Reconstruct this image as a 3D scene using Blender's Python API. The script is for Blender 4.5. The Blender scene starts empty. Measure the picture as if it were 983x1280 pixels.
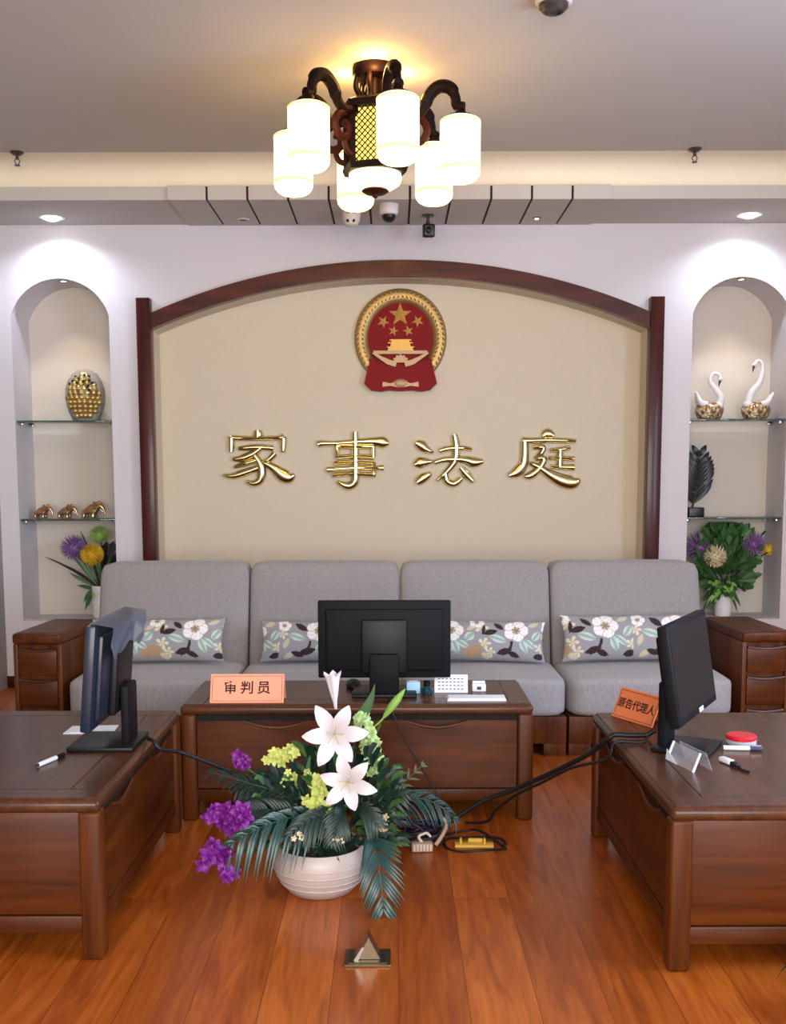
import bpy, bmesh, math, random
from mathutils import Vector, Matrix, Euler
random.seed(7)
PI = math.pi
scene = bpy.context.scene
COL = scene.collection
R = math.radians

# ------------------------------------------------------------------ camera model
F, Y0, YP, H, XC = 1300.0, 595.0, 736.0, 1.246, 491.0
PHI = math.atan((YP - Y0) / F)
CP, SP = math.cos(PHI), math.sin(PHI)
def atY(px, py, Y):
    u = (px - XC) / F; v = (YP - py) / F
    t = Y / (CP + v * SP)
    return Vector((t * u, Y, H + t * (-SP + v * CP)))
def atZ(px, py, Z):
    u = (px - XC) / F; v = (YP - py) / F
    t = (Z - H) / (-SP + v * CP)
    return Vector((t * u, t * (CP + v * SP), Z))

cam_d = bpy.data.cameras.new('camera'); cam = bpy.data.objects.new('camera', cam_d); COL.objects.link(cam)
cam_d.sensor_fit = 'HORIZONTAL'; cam_d.sensor_width = 36; cam_d.lens = 36 * F / 983
cam_d.shift_y = (YP - 640) / 983
cam_d.clip_start = 0.05
cam.matrix_world = (Matrix.Translation((0, 0, H)) @ Matrix.Rotation(R(90) - PHI, 4, 'X') @ Matrix.Rotation(R(-0.15), 4, 'Z'))
scene.camera = cam

# ------------------------------------------------------------------ materials
def lin(c):
    return tuple(((x / 255) / 12.92 if x / 255 <= .04045 else ((x / 255 + .055) / 1.055) ** 2.4) for x in c) + (1,)

def mat(name, color, rough=.5, metal=0, bump=0, bscale=200, var=0, vscale=8, emis=None, estr=0, trans=0, alpha=1, coat=0, ior=1.45, spec=.5, sss=0):
    m = bpy.data.materials.new(name); m.use_nodes = True
    nt = m.node_tree; b = nt.nodes['Principled BSDF']
    c = lin(color)
    b.inputs['Base Color'].default_value = c
    b.inputs['Roughness'].default_value = rough
    b.inputs['Metallic'].default_value = metal
    b.inputs['IOR'].default_value = ior
    b.inputs['Specular IOR Level'].default_value = spec
    if trans: b.inputs['Transmission Weight'].default_value = trans
    if alpha < 1: b.inputs['Alpha'].default_value = alpha
    if coat: b.inputs['Coat Weight'].default_value = coat; b.inputs['Coat Roughness'].default_value = .12
    if emis: b.inputs['Emission Color'].default_value = lin(emis); b.inputs['Emission Strength'].default_value = estr
    tc = nt.nodes.new('ShaderNodeTexCoord')
    if var:
        n = nt.nodes.new('ShaderNodeTexNoise'); n.inputs['Scale'].default_value = vscale; n.inputs['Detail'].default_value = 4
        nt.links.new(tc.outputs['Object'], n.inputs['Vector'])
        mx = nt.nodes.new('ShaderNodeMix'); mx.data_type = 'RGBA'
        mx.inputs[6].default_value = tuple(min(1, x * (1 - var)) for x in c[:3]) + (1,)
        mx.inputs[7].default_value = tuple(min(1, x * (1 + var)) for x in c[:3]) + (1,)
        nt.links.new(n.outputs['Fac'], mx.inputs[0]); nt.links.new(mx.outputs[2], b.inputs['Base Color'])
    if bump:
        n2 = nt.nodes.new('ShaderNodeTexNoise'); n2.inputs['Scale'].default_value = bscale
        nt.links.new(tc.outputs['Object'], n2.inputs['Vector'])
        bp = nt.nodes.new('ShaderNodeBump'); bp.inputs['Strength'].default_value = bump; bp.inputs['Distance'].default_value = .002
        nt.links.new(n2.outputs['Fac'], bp.inputs['Height']); nt.links.new(bp.outputs['Normal'], b.inputs['Normal'])
    return m

def wood(name, dark, light, axis=0, scale=5, stretch=14, rough=.36, coat=.03, extra=None):
    """fine streaky grain running along one object axis"""
    m = bpy.data.materials.new(name); m.use_nodes = True
    nt = m.node_tree; b = nt.nodes['Principled BSDF']
    tc = nt.nodes.new('ShaderNodeTexCoord'); mp = nt.nodes.new('ShaderNodeMapping')
    s = [scale * stretch / 3] * 3; s[axis] = scale / 3
    mp.inputs['Scale'].default_value = s
    nt.links.new(tc.outputs['Object'], mp.inputs['Vector'])
    n = nt.nodes.new('ShaderNodeTexNoise'); n.inputs['Scale'].default_value = 1.0; n.inputs['Detail'].default_value = 7; n.inputs['Roughness'].default_value = .62; n.inputs['Distortion'].default_value = .35
    nt.links.new(mp.outputs['Vector'], n.inputs['Vector'])
    r = nt.nodes.new('ShaderNodeValToRGB')
    r.color_ramp.elements[0].position = .3; r.color_ramp.elements[0].color = lin(dark)
    r.color_ramp.elements[1].position = .72; r.color_ramp.elements[1].color = lin(light)
    nt.links.new(n.outputs['Fac'], r.inputs['Fac']); nt.links.new(r.outputs['Color'], b.inputs['Base Color'])
    b.inputs['Roughness'].default_value = rough
    b.inputs['Coat Weight'].default_value = coat; b.inputs['Coat Roughness'].default_value = .15; b.inputs['Specular IOR Level'].default_value = .2
    bp = nt.nodes.new('ShaderNodeBump'); bp.inputs['Strength'].default_value = .06; bp.inputs['Distance'].default_value = .001
    nt.links.new(n.outputs['Fac'], bp.inputs['Height']); nt.links.new(bp.outputs['Normal'], b.inputs['Normal'])
    return m

def floor_material():
    m = bpy.data.materials.new('floor_boards'); m.use_nodes = True
    nt = m.node_tree; b = nt.nodes['Principled BSDF']; L = nt.links.new
    tc = nt.nodes.new('ShaderNodeTexCoord'); mp = nt.nodes.new('ShaderNodeMapping')
    mp.inputs['Rotation'].default_value = (0, 0, R(90)); mp.inputs['Location'].default_value = (.53, -.012, 0)
    L(tc.outputs['Object'], mp.inputs['Vector'])
    br = nt.nodes.new('ShaderNodeTexBrick')
    br.inputs['Scale'].default_value = 1; br.inputs['Brick Width'].default_value = 1.22; br.inputs['Row Height'].default_value = .165
    br.inputs['Mortar Size'].default_value = .0009; br.inputs['Mortar Smooth'].default_value = .1; br.offset = .37; br.offset_frequency = 2
    br.inputs['Color1'].default_value = (0, 0, 0, 1); br.inputs['Color2'].default_value = (1, 1, 1, 1); br.inputs['Mortar'].default_value = (.5, .5, .5, 1)
    L(mp.outputs['Vector'], br.inputs['Vector'])
    # grain, offset per board
    g = nt.nodes.new('ShaderNodeMapping'); g.inputs['Scale'].default_value = (17, 1.6, 1)
    ad = nt.nodes.new('ShaderNodeVectorMath'); ad.operation = 'MULTIPLY_ADD'; ad.inputs[1].default_value = (7, 3, 1)
    L(br.outputs['Color'], ad.inputs[0]); L(tc.outputs['Object'], ad.inputs[2]); L(ad.outputs[0], g.inputs['Vector'])
    n = nt.nodes.new('ShaderNodeTexNoise'); n.inputs['Scale'].default_value = 1; n.inputs['Detail'].default_value = 8; n.inputs['Roughness'].default_value = .6; n.inputs['Distortion'].default_value = 1.6
    L(g.outputs['Vector'], n.inputs['Vector'])
    n3 = nt.nodes.new('ShaderNodeTexNoise'); n3.inputs['Scale'].default_value = 60; n3.inputs['Detail'].default_value = 3
    g3 = nt.nodes.new('ShaderNodeMapping'); g3.inputs['Scale'].default_value = (2, .12, 1)
    L(ad.outputs[0], g3.inputs['Vector']); L(g3.outputs['Vector'], n3.inputs['Vector'])
    mix1 = nt.nodes.new('ShaderNodeMath'); mix1.operation = 'MULTIPLY_ADD'; mix1.inputs[1].default_value = .28
    L(n3.outputs['Fac'], mix1.inputs[0]); L(n.outputs['Fac'], mix1.inputs[2])
    r = nt.nodes.new('ShaderNodeValToRGB')
    r.color_ramp.elements[0].position = .42; r.color_ramp.elements[0].color = lin((134, 60, 16))
    r.color_ramp.elements[1].position = .84; r.color_ramp.elements[1].color = lin((188, 102, 34))
    e = r.color_ramp.elements.new(.62); e.color = lin((164, 82, 24))
    L(mix1.outputs[0], r.inputs['Fac'])
    hs = nt.nodes.new('ShaderNodeMix'); hs.data_type = 'RGBA'; hs.blend_type = 'MULTIPLY'; hs.inputs[0].default_value = 1
    t2 = nt.nodes.new('ShaderNodeMix'); t2.data_type = 'RGBA'
    t2.inputs[6].default_value = (.74, .68, .64, 1); t2.inputs[7].default_value = (1.1, 1.12, 1.15, 1)
    L(br.outputs['Color'], t2.inputs[0]); L(r.outputs['Color'], hs.inputs[6]); L(t2.outputs[2], hs.inputs[7])
    mo = nt.nodes.new('ShaderNodeMix'); mo.data_type = 'RGBA'; mo.inputs[7].default_value = lin((84, 36, 12))
    L(br.outputs['Fac'], mo.inputs[0]); L(hs.outputs[2], mo.inputs[6]); L(mo.outputs[2], b.inputs['Base Color'])
    b.inputs['Roughness'].default_value = .3; b.inputs['Specular IOR Level'].default_value = .4; b.inputs['Coat Weight'].default_value = .1; b.inputs['Coat Roughness'].default_value = .2
    bp = nt.nodes.new('ShaderNodeBump'); bp.inputs['Strength'].default_value = .1; bp.inputs['Distance'].default_value = .001
    L(n.outputs['Fac'], bp.inputs['Height']); L(bp.outputs['Normal'], b.inputs['Normal'])
    return m

def fabric(name, c1, c2, rough=.9):
    m = bpy.data.materials.new(name); m.use_nodes = True
    nt = m.node_tree; b = nt.nodes['Principled BSDF']; L = nt.links.new
    tc = nt.nodes.new('ShaderNodeTexCoord'); mp = nt.nodes.new('ShaderNodeMapping'); mp.inputs['Scale'].default_value = (420, 420, 40)
    L(tc.outputs['Object'], mp.inputs['Vector'])
    n = nt.nodes.new('ShaderNodeTexNoise'); n.inputs['Scale'].default_value = 1; n.inputs['Detail'].default_value = 3
    L(mp.outputs['Vector'], n.inputs['Vector'])
    mp2 = nt.nodes.new('ShaderNodeMapping'); mp2.inputs['Scale'].default_value = (70, 600, 600)
    L(tc.outputs['Object'], mp2.inputs['Vector'])
    n2 = nt.nodes.new('ShaderNodeTexNoise'); n2.inputs['Scale'].default_value = 1; n2.inputs['Detail'].default_value = 2
    L(mp2.outputs['Vector'], n2.inputs['Vector'])
    a = nt.nodes.new('ShaderNodeMath'); a.operation = 'MULTIPLY_ADD'; a.inputs[1].default_value = .6
    L(n2.outputs['Fac'], a.inputs[0]); L(n.outputs['Fac'], a.inputs[2])
    mx = nt.nodes.new('ShaderNodeValToRGB'); mx.color_ramp.elements[0].position = .55; mx.color_ramp.elements[1].position = 1.05 if False else 1.0
    mx.color_ramp.elements[0].color = lin(c1); mx.color_ramp.elements[1].color = lin(c2)
    L(a.outputs[0], mx.inputs['Fac']); L(mx.outputs['Color'], b.inputs['Base Color'])
    b.inputs['Roughness'].default_value = rough; b.inputs['Specular IOR Level'].default_value = .2
    b.inputs['Sheen Weight'].default_value = .15
    bp = nt.nodes.new('ShaderNodeBump'); bp.inputs['Strength'].default_value = .12; bp.inputs['Distance'].default_value = .0005
    L(a.outputs[0], bp.inputs['Height']); L(bp.outputs['Normal'], b.inputs['Normal'])
    return m

def vcol_mat(name, rough=.85):
    m = bpy.data.materials.new(name); m.use_nodes = True
    nt = m.node_tree; b = nt.nodes['Principled BSDF']
    a = nt.nodes.new('ShaderNodeVertexColor'); a.layer_name = 'print'
    nt.links.new(a.outputs['Color'], b.inputs['Base Color']); b.inputs['Roughness'].default_value = rough
    b.inputs['Specular IOR Level'].default_value = .2
    return m

def mosaic(name, cols, scale=60, rough=.25, metal=.6):
    m = bpy.data.materials.new(name); m.use_nodes = True
    nt = m.node_tree; b = nt.nodes['Principled BSDF']; L = nt.links.new
    tc = nt.nodes.new('ShaderNodeTexCoord'); v = nt.nodes.new('ShaderNodeTexVoronoi'); v.inputs['Scale'].default_value = scale
    L(tc.outputs['Object'], v.inputs['Vector'])
    r = nt.nodes.new('ShaderNodeValToRGB'); r.color_ramp.interpolation = 'CONSTANT'
    sx = nt.nodes.new('ShaderNodeSeparateColor'); L(v.outputs['Color'], sx.inputs[0]); L(sx.outputs[0], r.inputs['Fac'])
    els = r.color_ramp.elements
    els[0].color = lin(cols[0]); els[0].position = 0; els[1].color = lin(cols[1]); els[1].position = 1 / len(cols)
    for i in range(2, len(cols)):
        e = els.new(i / len(cols)); e.color = lin(cols[i])
    L(r.outputs['Color'], b.inputs['Base Color']); b.inputs['Roughness'].default_value = rough; b.inputs['Metallic'].default_value = metal
    bp = nt.nodes.new('ShaderNodeBump'); bp.inputs['Strength'].default_value = .8; bp.inputs['Distance'].default_value = .004; bp.invert = True
    L(v.outputs['Distance'], bp.inputs['Height']); L(bp.outputs['Normal'], b.inputs['Normal'])
    return m

M = {}
M['wall'] = mat('wall_paint', (207, 202, 203), .75, bump=.05, bscale=90)
M['ceil'] = mat('ceiling_paint', (194, 188, 179), .85)
M['cove'] = mat('cove_light_tint', (238, 228, 202), .8)  # ceiling tone lightened to cream for the light on the drop
M['panel'] = mat('beige_wallpaper', (208, 195, 170), .8, bump=.2, bscale=140, var=.03, vscale=40)
M['niche'] = mat('niche_paper', (206, 196, 182), .8, bump=.1)
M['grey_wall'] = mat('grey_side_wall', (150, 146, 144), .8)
M['groove'] = mat('groove_dark', (40, 34, 34), .8)
M['floor'] = floor_material()
M['wood'] = wood('walnut', (58, 25, 7), (98, 49, 16), 0)
M['wood_y'] = wood('walnut_depth', (58, 25, 7), (98, 49, 16), 1)
M['wood_z'] = wood('walnut_upright', (62, 28, 8), (104, 53, 18), 2)
M['wood_dk'] = wood('walnut_dark', (40, 16, 8), (78, 36, 17), 0)
M['wood_top'] = wood('walnut_top', (62, 34, 20), (94, 57, 35), 0, rough=.33, coat=.2)
M['mahog'] = wood('mahogany', (48, 14, 10), (80, 28, 18), 2, rough=.35, coat=.2)
M['mahog_x'] = wood('mahogany_arch', (48, 16, 10), (92, 38, 22), 0, rough=.35, coat=.2)
M['black_gap'] = mat('shadow_gap', (16, 9, 6), .8)
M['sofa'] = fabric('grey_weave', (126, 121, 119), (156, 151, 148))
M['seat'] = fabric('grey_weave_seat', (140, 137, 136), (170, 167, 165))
M['pillow'] = vcol_mat('printed_cloth')
M['blackpl'] = mat('black_plastic', (15, 15, 18), .6, spec=.2)
M['greypl'] = mat('dark_grey_plastic', (20, 20, 24), .45, spec=.3)
M['bluepl'] = mat('blue_black_shell', (34, 42, 56), .3)
M['screen'] = mat('black_screen', (14, 14, 17), .35, spec=.3)
M['sheen_sheet'] = mat('grey_sheen', (120, 130, 145), .3, alpha=.8)
M['white'] = mat('white_plastic', (228, 228, 226), .4)
M['paper'] = mat('white_paper', (236, 240, 246), .7)
M['ink'] = mat('ink', (60, 62, 90), .7)
M['gold'] = mat('brass_gold', (216, 200, 146), .2, metal=1)
M['gold2'] = mat('antique_gold', (164, 136, 84), .42, metal=.8, bump=.6, bscale=160)
M['goldl'] = mat('bright_gold', (214, 166, 84), .5, metal=.3)
M['pale_gold'] = mat('pale_gold', (178, 146, 106), .5, metal=.3)
M['red'] = mat('emblem_red', (126, 2, 12), .5, spec=.15)
M['glass'] = mat('shelf_glass', (112, 146, 134), .04, trans=.85, ior=1.5)
M['chrome'] = mat('chrome', (190, 190, 190), .15, metal=1)
M['steel'] = mat('brushed_brass_steel', (150, 136, 112), .25, metal=1)
M['orange'] = mat('salmon_card', (255, 166, 130), .6)
M['orange_d'] = mat('salmon_edge', (255, 176, 140), .5)
M['orange2'] = mat('orange_card', (240, 134, 82), .6)
M['blackink'] = mat('black_ink', (50, 14, 8), .7)
M['ceramic'] = mat('cream_ceramic', (190, 177, 170), .4, bump=.1, bscale=60)
M['vasew'] = mat('white_porcelain', (226, 222, 220), .2)
M['palm'] = mat('palm_green', (30, 66, 62), .3, var=.3, vscale=30)
M['palm2'] = mat('palm_green_dark', (18, 46, 36), .4, var=.3, vscale=30)
M['leaf'] = mat('leaf_green', (54, 94, 46), .45, var=.35, vscale=25)
M['leaf_lt'] = mat('leaf_light', (128, 170, 74), .45, var=.2, vscale=25)
M['olive'] = mat('olive_stem', (84, 92, 58), .5)
M['lily'] = mat('lily_white', (218, 212, 218), .5)
M['lilyc'] = mat('lily_core', (206, 196, 120), .5)
M['yg'] = mat('yellow_green_bloom', (196, 208, 110), .5, var=.15, vscale=40)
M['pg'] = mat('pale_green_bloom', (176, 206, 136), .5, var=.15, vscale=40)
M['purple'] = mat('purple_bloom', (112, 24, 124), .5, var=.3, vscale=40)
M['lilac'] = mat('lilac_bloom', (140, 100, 156), .6, var=.3, vscale=60)
M['yellow'] = mat('yellow_bloom', (222, 182, 48), .55, var=.2, vscale=60)
M['creamf'] = mat('cream_bloom', (206, 192, 156), .55, var=.15, vscale=60)
M['greenf'] = mat('green_bloom', (150, 178, 96), .55, var=.2, vscale=60)
M['dkstem'] = mat('dark_stem', (34, 34, 24), .6)
M['eggbody'] = mat('grey_glaze', (150, 146, 134), .2)
M['egggold'] = mosaic('gold_mosaic', [(196, 168, 100), (172, 142, 84), (216, 196, 140), (186, 158, 96)], 22, .3, .7)
M['swanbody'] = mosaic('brown_mosaic', [(150, 118, 84), (214, 196, 160), (98, 72, 50), (190, 160, 116)], 70, .3, .3)
M['bronze'] = mat('bronze_gilt', (186, 146, 104), .25, metal=.8, var=.4, vscale=50)
M['darkbeak'] = mat('dark_beak', (58, 48, 44), .4)
M['blacksc'] = mat('black_resin', (20, 19, 20), .35)
M['shade'] = mat('frosted_shade', (255, 240, 205), .5, emis=(255, 222, 150), estr=3.6)
M['shade_band'] = mat('shade_band', (250, 214, 120), .5, emis=(255, 220, 130), estr=1.5)
M['lattice_glow'] = mat('lantern_glow', (250, 220, 120), .5, emis=(255, 214, 96), estr=1.6)
M['lampwood'] = mat('lacquered_rosewood', (20, 6, 5), .5, spec=.12, var=.2, vscale=20)
M['lampwood2'] = mat('carved_rosewood', (56, 17, 11), .5, spec=.2, var=.2, vscale=20)
M['led'] = mat('led_disc', (255, 255, 255), .5, emis=(240, 246, 255), estr=14)
M['ledw'] = mat('led_small', (255, 250, 240), .5, emis=(255, 246, 230), estr=5)
M['offwhite'] = mat('device_white', (222, 214, 200), .45)
M['device'] = mat('device_dark', (24, 20, 20), .35)
M['sprink'] = mat('sprinkler_metal', (80, 72, 68), .4, metal=.5)
M['redcap'] = mat('red_cap', (216, 28, 40), .4)
M['clear'] = mat('clear_plastic', (225, 228, 240), .15, alpha=.55)
M['cyan'] = mat('pale_blue', (160, 205, 226), .5)
M['teal'] = mat('dark_teal', (20, 62, 72), .2)
M['yellowpl'] = mat('mustard_plastic', (206, 168, 66), .45)
M['cable'] = mat('black_cable', (20, 18, 20), .5)
M['beigepl'] = mat('beige_plastic', (176, 150, 130), .5)
M['navy'] = mat('navy_cable', (20, 20, 40), .5)
M['frame_al'] = mat('window_frame', (210, 210, 210), .4)
M['pane'] = mat('window_pane', (255, 255, 255), .0, trans=1, ior=1.45)

# ------------------------------------------------------------------ mesh helpers
def finish(bm, name, m, parent=None, world=False, angle=35, smooth=True):
    bmesh.ops.recalc_face_normals(bm, faces=bm.faces[:])
    me = bpy.data.meshes.new(name); bm.to_mesh(me); bm.free()
    ms = m if isinstance(m, (list, tuple)) else [m]
    for x in ms: me.materials.append(x)
    if smooth and len(me.polygons):
        me.polygons.foreach_set('use_smooth', [True] * len(me.polygons))
        me.set_sharp_from_angle(angle=R(angle))
    o = bpy.data.objects.new(name, me); COL.objects.link(o)
    if parent is not None:
        if world:
            r = parent
            while r.parent: r = r.parent
            me.transform(Matrix.Translation(-Vector(r.location)))
        o.parent = parent
    return o

def add(bm, src, mtx=None, mi=None):
    me = bpy.data.meshes.new('tmp'); src.to_mesh(me); src.free()
    if mtx is not None: me.transform(mtx)
    n0 = len(bm.faces)
    bm.from_mesh(me); bpy.data.meshes.remove(me)
    if mi is not None:
        bm.faces.ensure_lookup_table()
        for f in bm.faces[n0:]: f.material_index = mi

def box(bm, c, s, r=0, seg=2, rot=None, mi=None):
    b = bmesh.new(); bmesh.ops.create_cube(b, size=1)
    bmesh.ops.scale(b, vec=s, verts=b.verts)
    if r > 0:
        r = min(r, min(s) * .49)
        bmesh.ops.bevel(b, geom=b.edges[:], offset=r, segments=seg, profile=.5, affect='EDGES')
    m = Matrix.Translation(c)
    if rot is not None: m = m @ Euler(rot).to_matrix().to_4x4()
    add(bm, b, m, mi)

def bx(bm, x0, x1, y0, y1, z0, z1, r=0, seg=2, mi=None):
    box(bm, ((x0 + x1) / 2, (y0 + y1) / 2, (z0 + z1) / 2), (x1 - x0, y1 - y0, z1 - z0), r, seg, None, mi)

def lathe(bm, prof, c=(0, 0, 0), seg=32, mtx=None, mi=None):
    b = bmesh.new(); rings = []
    for (r, z) in prof:
        if r < 1e-5: rings.append([b.verts.new((0, 0, z))])
        else: rings.append([b.verts.new((r * math.cos(2 * PI * i / seg), r * math.sin(2 * PI * i / seg), z)) for i in range(seg)])
    for a, d in zip(rings, rings[1:]):
        for i in range(seg):
            j = (i + 1) % seg
            if len(a) == 1 and len(d) > 1: b.faces.new((a[0], d[i], d[j]))
            elif len(d) == 1 and len(a) > 1: b.faces.new((a[i], a[j], d[0]))
            elif len(a) > 1: b.faces.new((a[i], a[j], d[j], d[i]))
    mm = Matrix.Translation(c) @ (mtx if mtx is not None else Matrix.Identity(4))
    add(bm, b, mm, mi)

def cyl(bm, c, r, h, seg=24, bev=0, mtx=None, mi=None):
    if bev: p = [(0, 0), (r - bev, 0), (r, bev), (r, h - bev), (r - bev, h), (0, h)]
    else: p = [(0, 0), (r, 0), (r, h), (0, h)]
    lathe(bm, p, c, seg, mtx, mi)

def tube(bm, pts, rad, seg=8, cap=True, mi=None):
    pts = [Vector(p) for p in pts]; n = len(pts)
    rs = rad if isinstance(rad, (list, tuple)) else [rad] * n
    b = bmesh.new(); rings = []; up = None
    for i, p in enumerate(pts):
        t = (pts[min(i + 1, n - 1)] - pts[max(i - 1, 0)]).normalized()
        if up is None: up = t.orthogonal().normalized()
        up = (up - t * up.dot(t));
        up = up.normalized() if up.length > 1e-6 else t.orthogonal().normalized()
        s = t.cross(up)
        rings.append([b.verts.new(p + (up * math.cos(2 * PI * k / seg) + s * math.sin(2 * PI * k / seg)) * rs[i]) for k in range(seg)])
    for a, d in zip(rings, rings[1:]):
        for k in range(seg): b.faces.new((a[k], a[(k + 1) % seg], d[(k + 1) % seg], d[k]))
    if cap: b.faces.new(rings[0][::-1]); b.faces.new(rings[-1])
    add(bm, b, None, mi)

def smooth_path(pts, n=6):
    P = [Vector(p) for p in pts]; out = []
    for i in range(len(P) - 1):
        p0 = P[max(i - 1, 0)]; p1 = P[i]; p2 = P[i + 1]; p3 = P[min(i + 2, len(P) - 1)]
        for k in range(n):
            t = k / n
            out.append(.5 * ((2 * p1) + (p2 - p0) * t + (2 * p0 - 5 * p1 + 4 * p2 - p3) * t * t + (3 * p1 - p0 - 3 * p2 + p3) * t ** 3))
    out.append(P[-1]); return out

def prism(bm, poly, d, mtx=None, mi=None, bev=0):
    """polygon in XZ, extruded along +Y by d"""
    b = bmesh.new()
    v = [b.verts.new((x, 0, z)) for x, z in poly]
    f = b.faces.new(v)
    ex = bmesh.ops.extrude_face_region(b, geom=[f])
    bmesh.ops.translate(b, vec=(0, d, 0), verts=[g for g in ex['geom'] if isinstance(g, bmesh.types.BMVert)])
    bmesh.ops.recalc_face_normals(b, faces=b.faces[:])
    if bev: bmesh.ops.bevel(b, geom=b.edges[:], offset=bev, segments=1, affect='EDGES')
    add(bm, b, mtx, mi)

def band(bm, outer, inner, y0, y1, mi=None):
    """closed band between two equal length XZ polylines, y0..y1"""
    b = bmesh.new(); n = len(outer)
    vo0 = [b.verts.new((x, y0, z)) for x, z in outer]; vi0 = [b.verts.new((x, y0, z)) for x, z in inner]
    vo1 = [b.verts.new((x, y1, z)) for x, z in outer]; vi1 = [b.verts.new((x, y1, z)) for x, z in inner]
    for i in range(n - 1):
        b.faces.new((vo0[i], vo0[i + 1], vi0[i + 1], vi0[i])); b.faces.new((vo1[i + 1], vo1[i], vi1[i], vi1[i + 1]))
        b.faces.new((vo0[i + 1], vo0[i], vo1[i], vo1[i + 1])); b.faces.new((vi0[i], vi0[i + 1], vi1[i + 1], vi1[i]))
    b.faces.new((vo0[0], vi0[0], vi1[0], vo1[0])); b.faces.new((vo0[-1], vo1[-1], vi1[-1], vi0[-1]))
    add(bm, b, None, mi)

def ribbon(bm, pts, ws, nrm, fold=.25, mi=None):
    pts = [Vector(p) for p in pts]; n = len(pts); b = bmesh.new(); rows = []
    for i, p in enumerate(pts):
        t = (pts[min(i + 1, n - 1)] - pts[max(i - 1, 0)]).normalized()
        s = t.cross(Vector(nrm)); s = s.normalized() if s.length > 1e-6 else t.orthogonal().normalized()
        u = s.cross(t)
        rows.append([b.verts.new(p - s * ws[i] + u * ws[i] * fold), b.verts.new(p), b.verts.new(p + s * ws[i] + u * ws[i] * fold)])
    for a, d in zip(rows, rows[1:]):
        b.faces.new((a[0], a[1], d[1], d[0])); b.faces.new((a[1], a[2], d[2], d[1]))
    add(bm, b, None, mi)

def blob(bm, c, s, seg=16, mtx=None, mi=None):
    b = bmesh.new(); bmesh.ops.create_uvsphere(b, u_segments=seg, v_segments=max(6, seg // 2), radius=1)
    m = Matrix.Translation(c) @ (mtx if mtx is not None else Matrix.Identity(4)) @ Matrix.Diagonal((s[0], s[1], s[2], 1))
    add(bm, b, m, mi)

def skin_bm(verts, edges, radii, sub=2):
    me = bpy.data.meshes.new('skin'); me.from_pydata([tuple(v) for v in verts], edges, [])
    o = bpy.data.objects.new('skin', me); COL.objects.link(o)
    o.modifiers.new('s', 'SKIN'); sv = me.skin_vertices[0].data
    for i, r in enumerate(radii): sv[i].radius = (r, r) if not isinstance(r, tuple) else r
    sv[0].use_root = True
    ss = o.modifiers.new('u', 'SUBSURF'); ss.levels = sub; ss.render_levels = sub
    dg = bpy.context.evaluated_depsgraph_get()
    m2 = bpy.data.meshes.new_from_object(o.evaluated_get(dg))
    b = bmesh.new(); b.from_mesh(m2)
    bpy.data.objects.remove(o); bpy.data.meshes.remove(m2)
    return b

def text_bm(body, size, extr=.0008, spacing=1.0):
    c = bpy.data.curves.new('txt', 'FONT'); c.body = body; c.size = size; c.extrude = extr; c.align_x = 'CENTER'; c.align_y = 'CENTER'
    c.space_character = spacing; c.offset = size * .015
    o = bpy.data.objects.new('txt', c); COL.objects.link(o)
    dg = bpy.context.evaluated_depsgraph_get()
    me = bpy.data.meshes.new_from_object(o.evaluated_get(dg))
    b = bmesh.new(); b.from_mesh(me)
    bpy.data.objects.remove(o); bpy.data.meshes.remove(me); bpy.data.curves.remove(c)
    return b

def tag(o, label, cat, group=None, kind=None):
    if label: o['label'] = label
    if cat: o['category'] = cat
    if group: o['group'] = group
    if kind: o['kind'] = kind
    return o

def thing(name, label, cat, loc=(0, 0, 0), rz=0, group=None):
    o = bpy.data.objects.new(name, None); COL.objects.link(o); o.empty_display_size = .05
    o.location = loc; o.rotation_euler = (0, 0, rz)
    return tag(o, label, cat, group)

def struct(name, bm, m, label=None, **k):
    o = finish(bm, name, m, **k); o['kind'] = 'structure'
    if label: o['label'] = label
    return o

def dup(root, loc, rz=0, label=None, group=None):
    r = root.copy(); COL.objects.link(r); r.location = loc; r.rotation_euler = (0, 0, rz)
    if label: r['label'] = label
    if group: r['group'] = group
    for ch in list(root.children):
        c = ch.copy(); COL.objects.link(c); c.parent = r
        for g in list(ch.children):
            d = g.copy(); COL.objects.link(d); d.parent = c
    return r

# ================================================================== ROOM SHELL
WY = 6.096                     # front face of the end wall
XL, XR, YB = -2.295, 2.62, -2.6
CZ = 2.87                      # ceiling
# floor
b = bmesh.new(); bx(b, XL - .2, XR + .2, YB - .2, WY + .6, -.1, 0); struct('floor', b, M['floor'], 'glossy reddish brown wooden plank floor', smooth=False)
# ceiling with a rounded drop down to the soffit
b = bmesh.new()
def sweep(prof):
    b = bmesh.new(); n = len(prof)
    v0 = [b.verts.new((XL - .2, y, z)) for y, z in prof]; v1 = [b.verts.new((XR + .2, y, z)) for y, z in prof]
    for i in range(n):
        j = (i + 1) % n; b.faces.new((v0[i], v0[j], v1[j], v1[i]))
    b.faces.new(v0[::-1]); b.faces.new(v1); return b
b.free()
struct('ceiling', sweep([(YB - .2, CZ), (5.44, CZ), (5.7, CZ), (5.7, CZ + .12), (YB - .2, CZ + .12)]), M['ceil'], 'pale plaster ceiling', smooth=False)
struct('trim_4', sweep([(5.44, CZ - .0005), (5.50, CZ - .005), (5.55, CZ - .018), (5.585, CZ - .04), (5.605, CZ - .07), (5.61, CZ - .1), (5.61, 2.70), (5.66, 2.70), (5.66, CZ - .0005)]), M['cove'], 'cove moulding between ceiling and soffit, the light on it painted in cream', angle=50)
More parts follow.
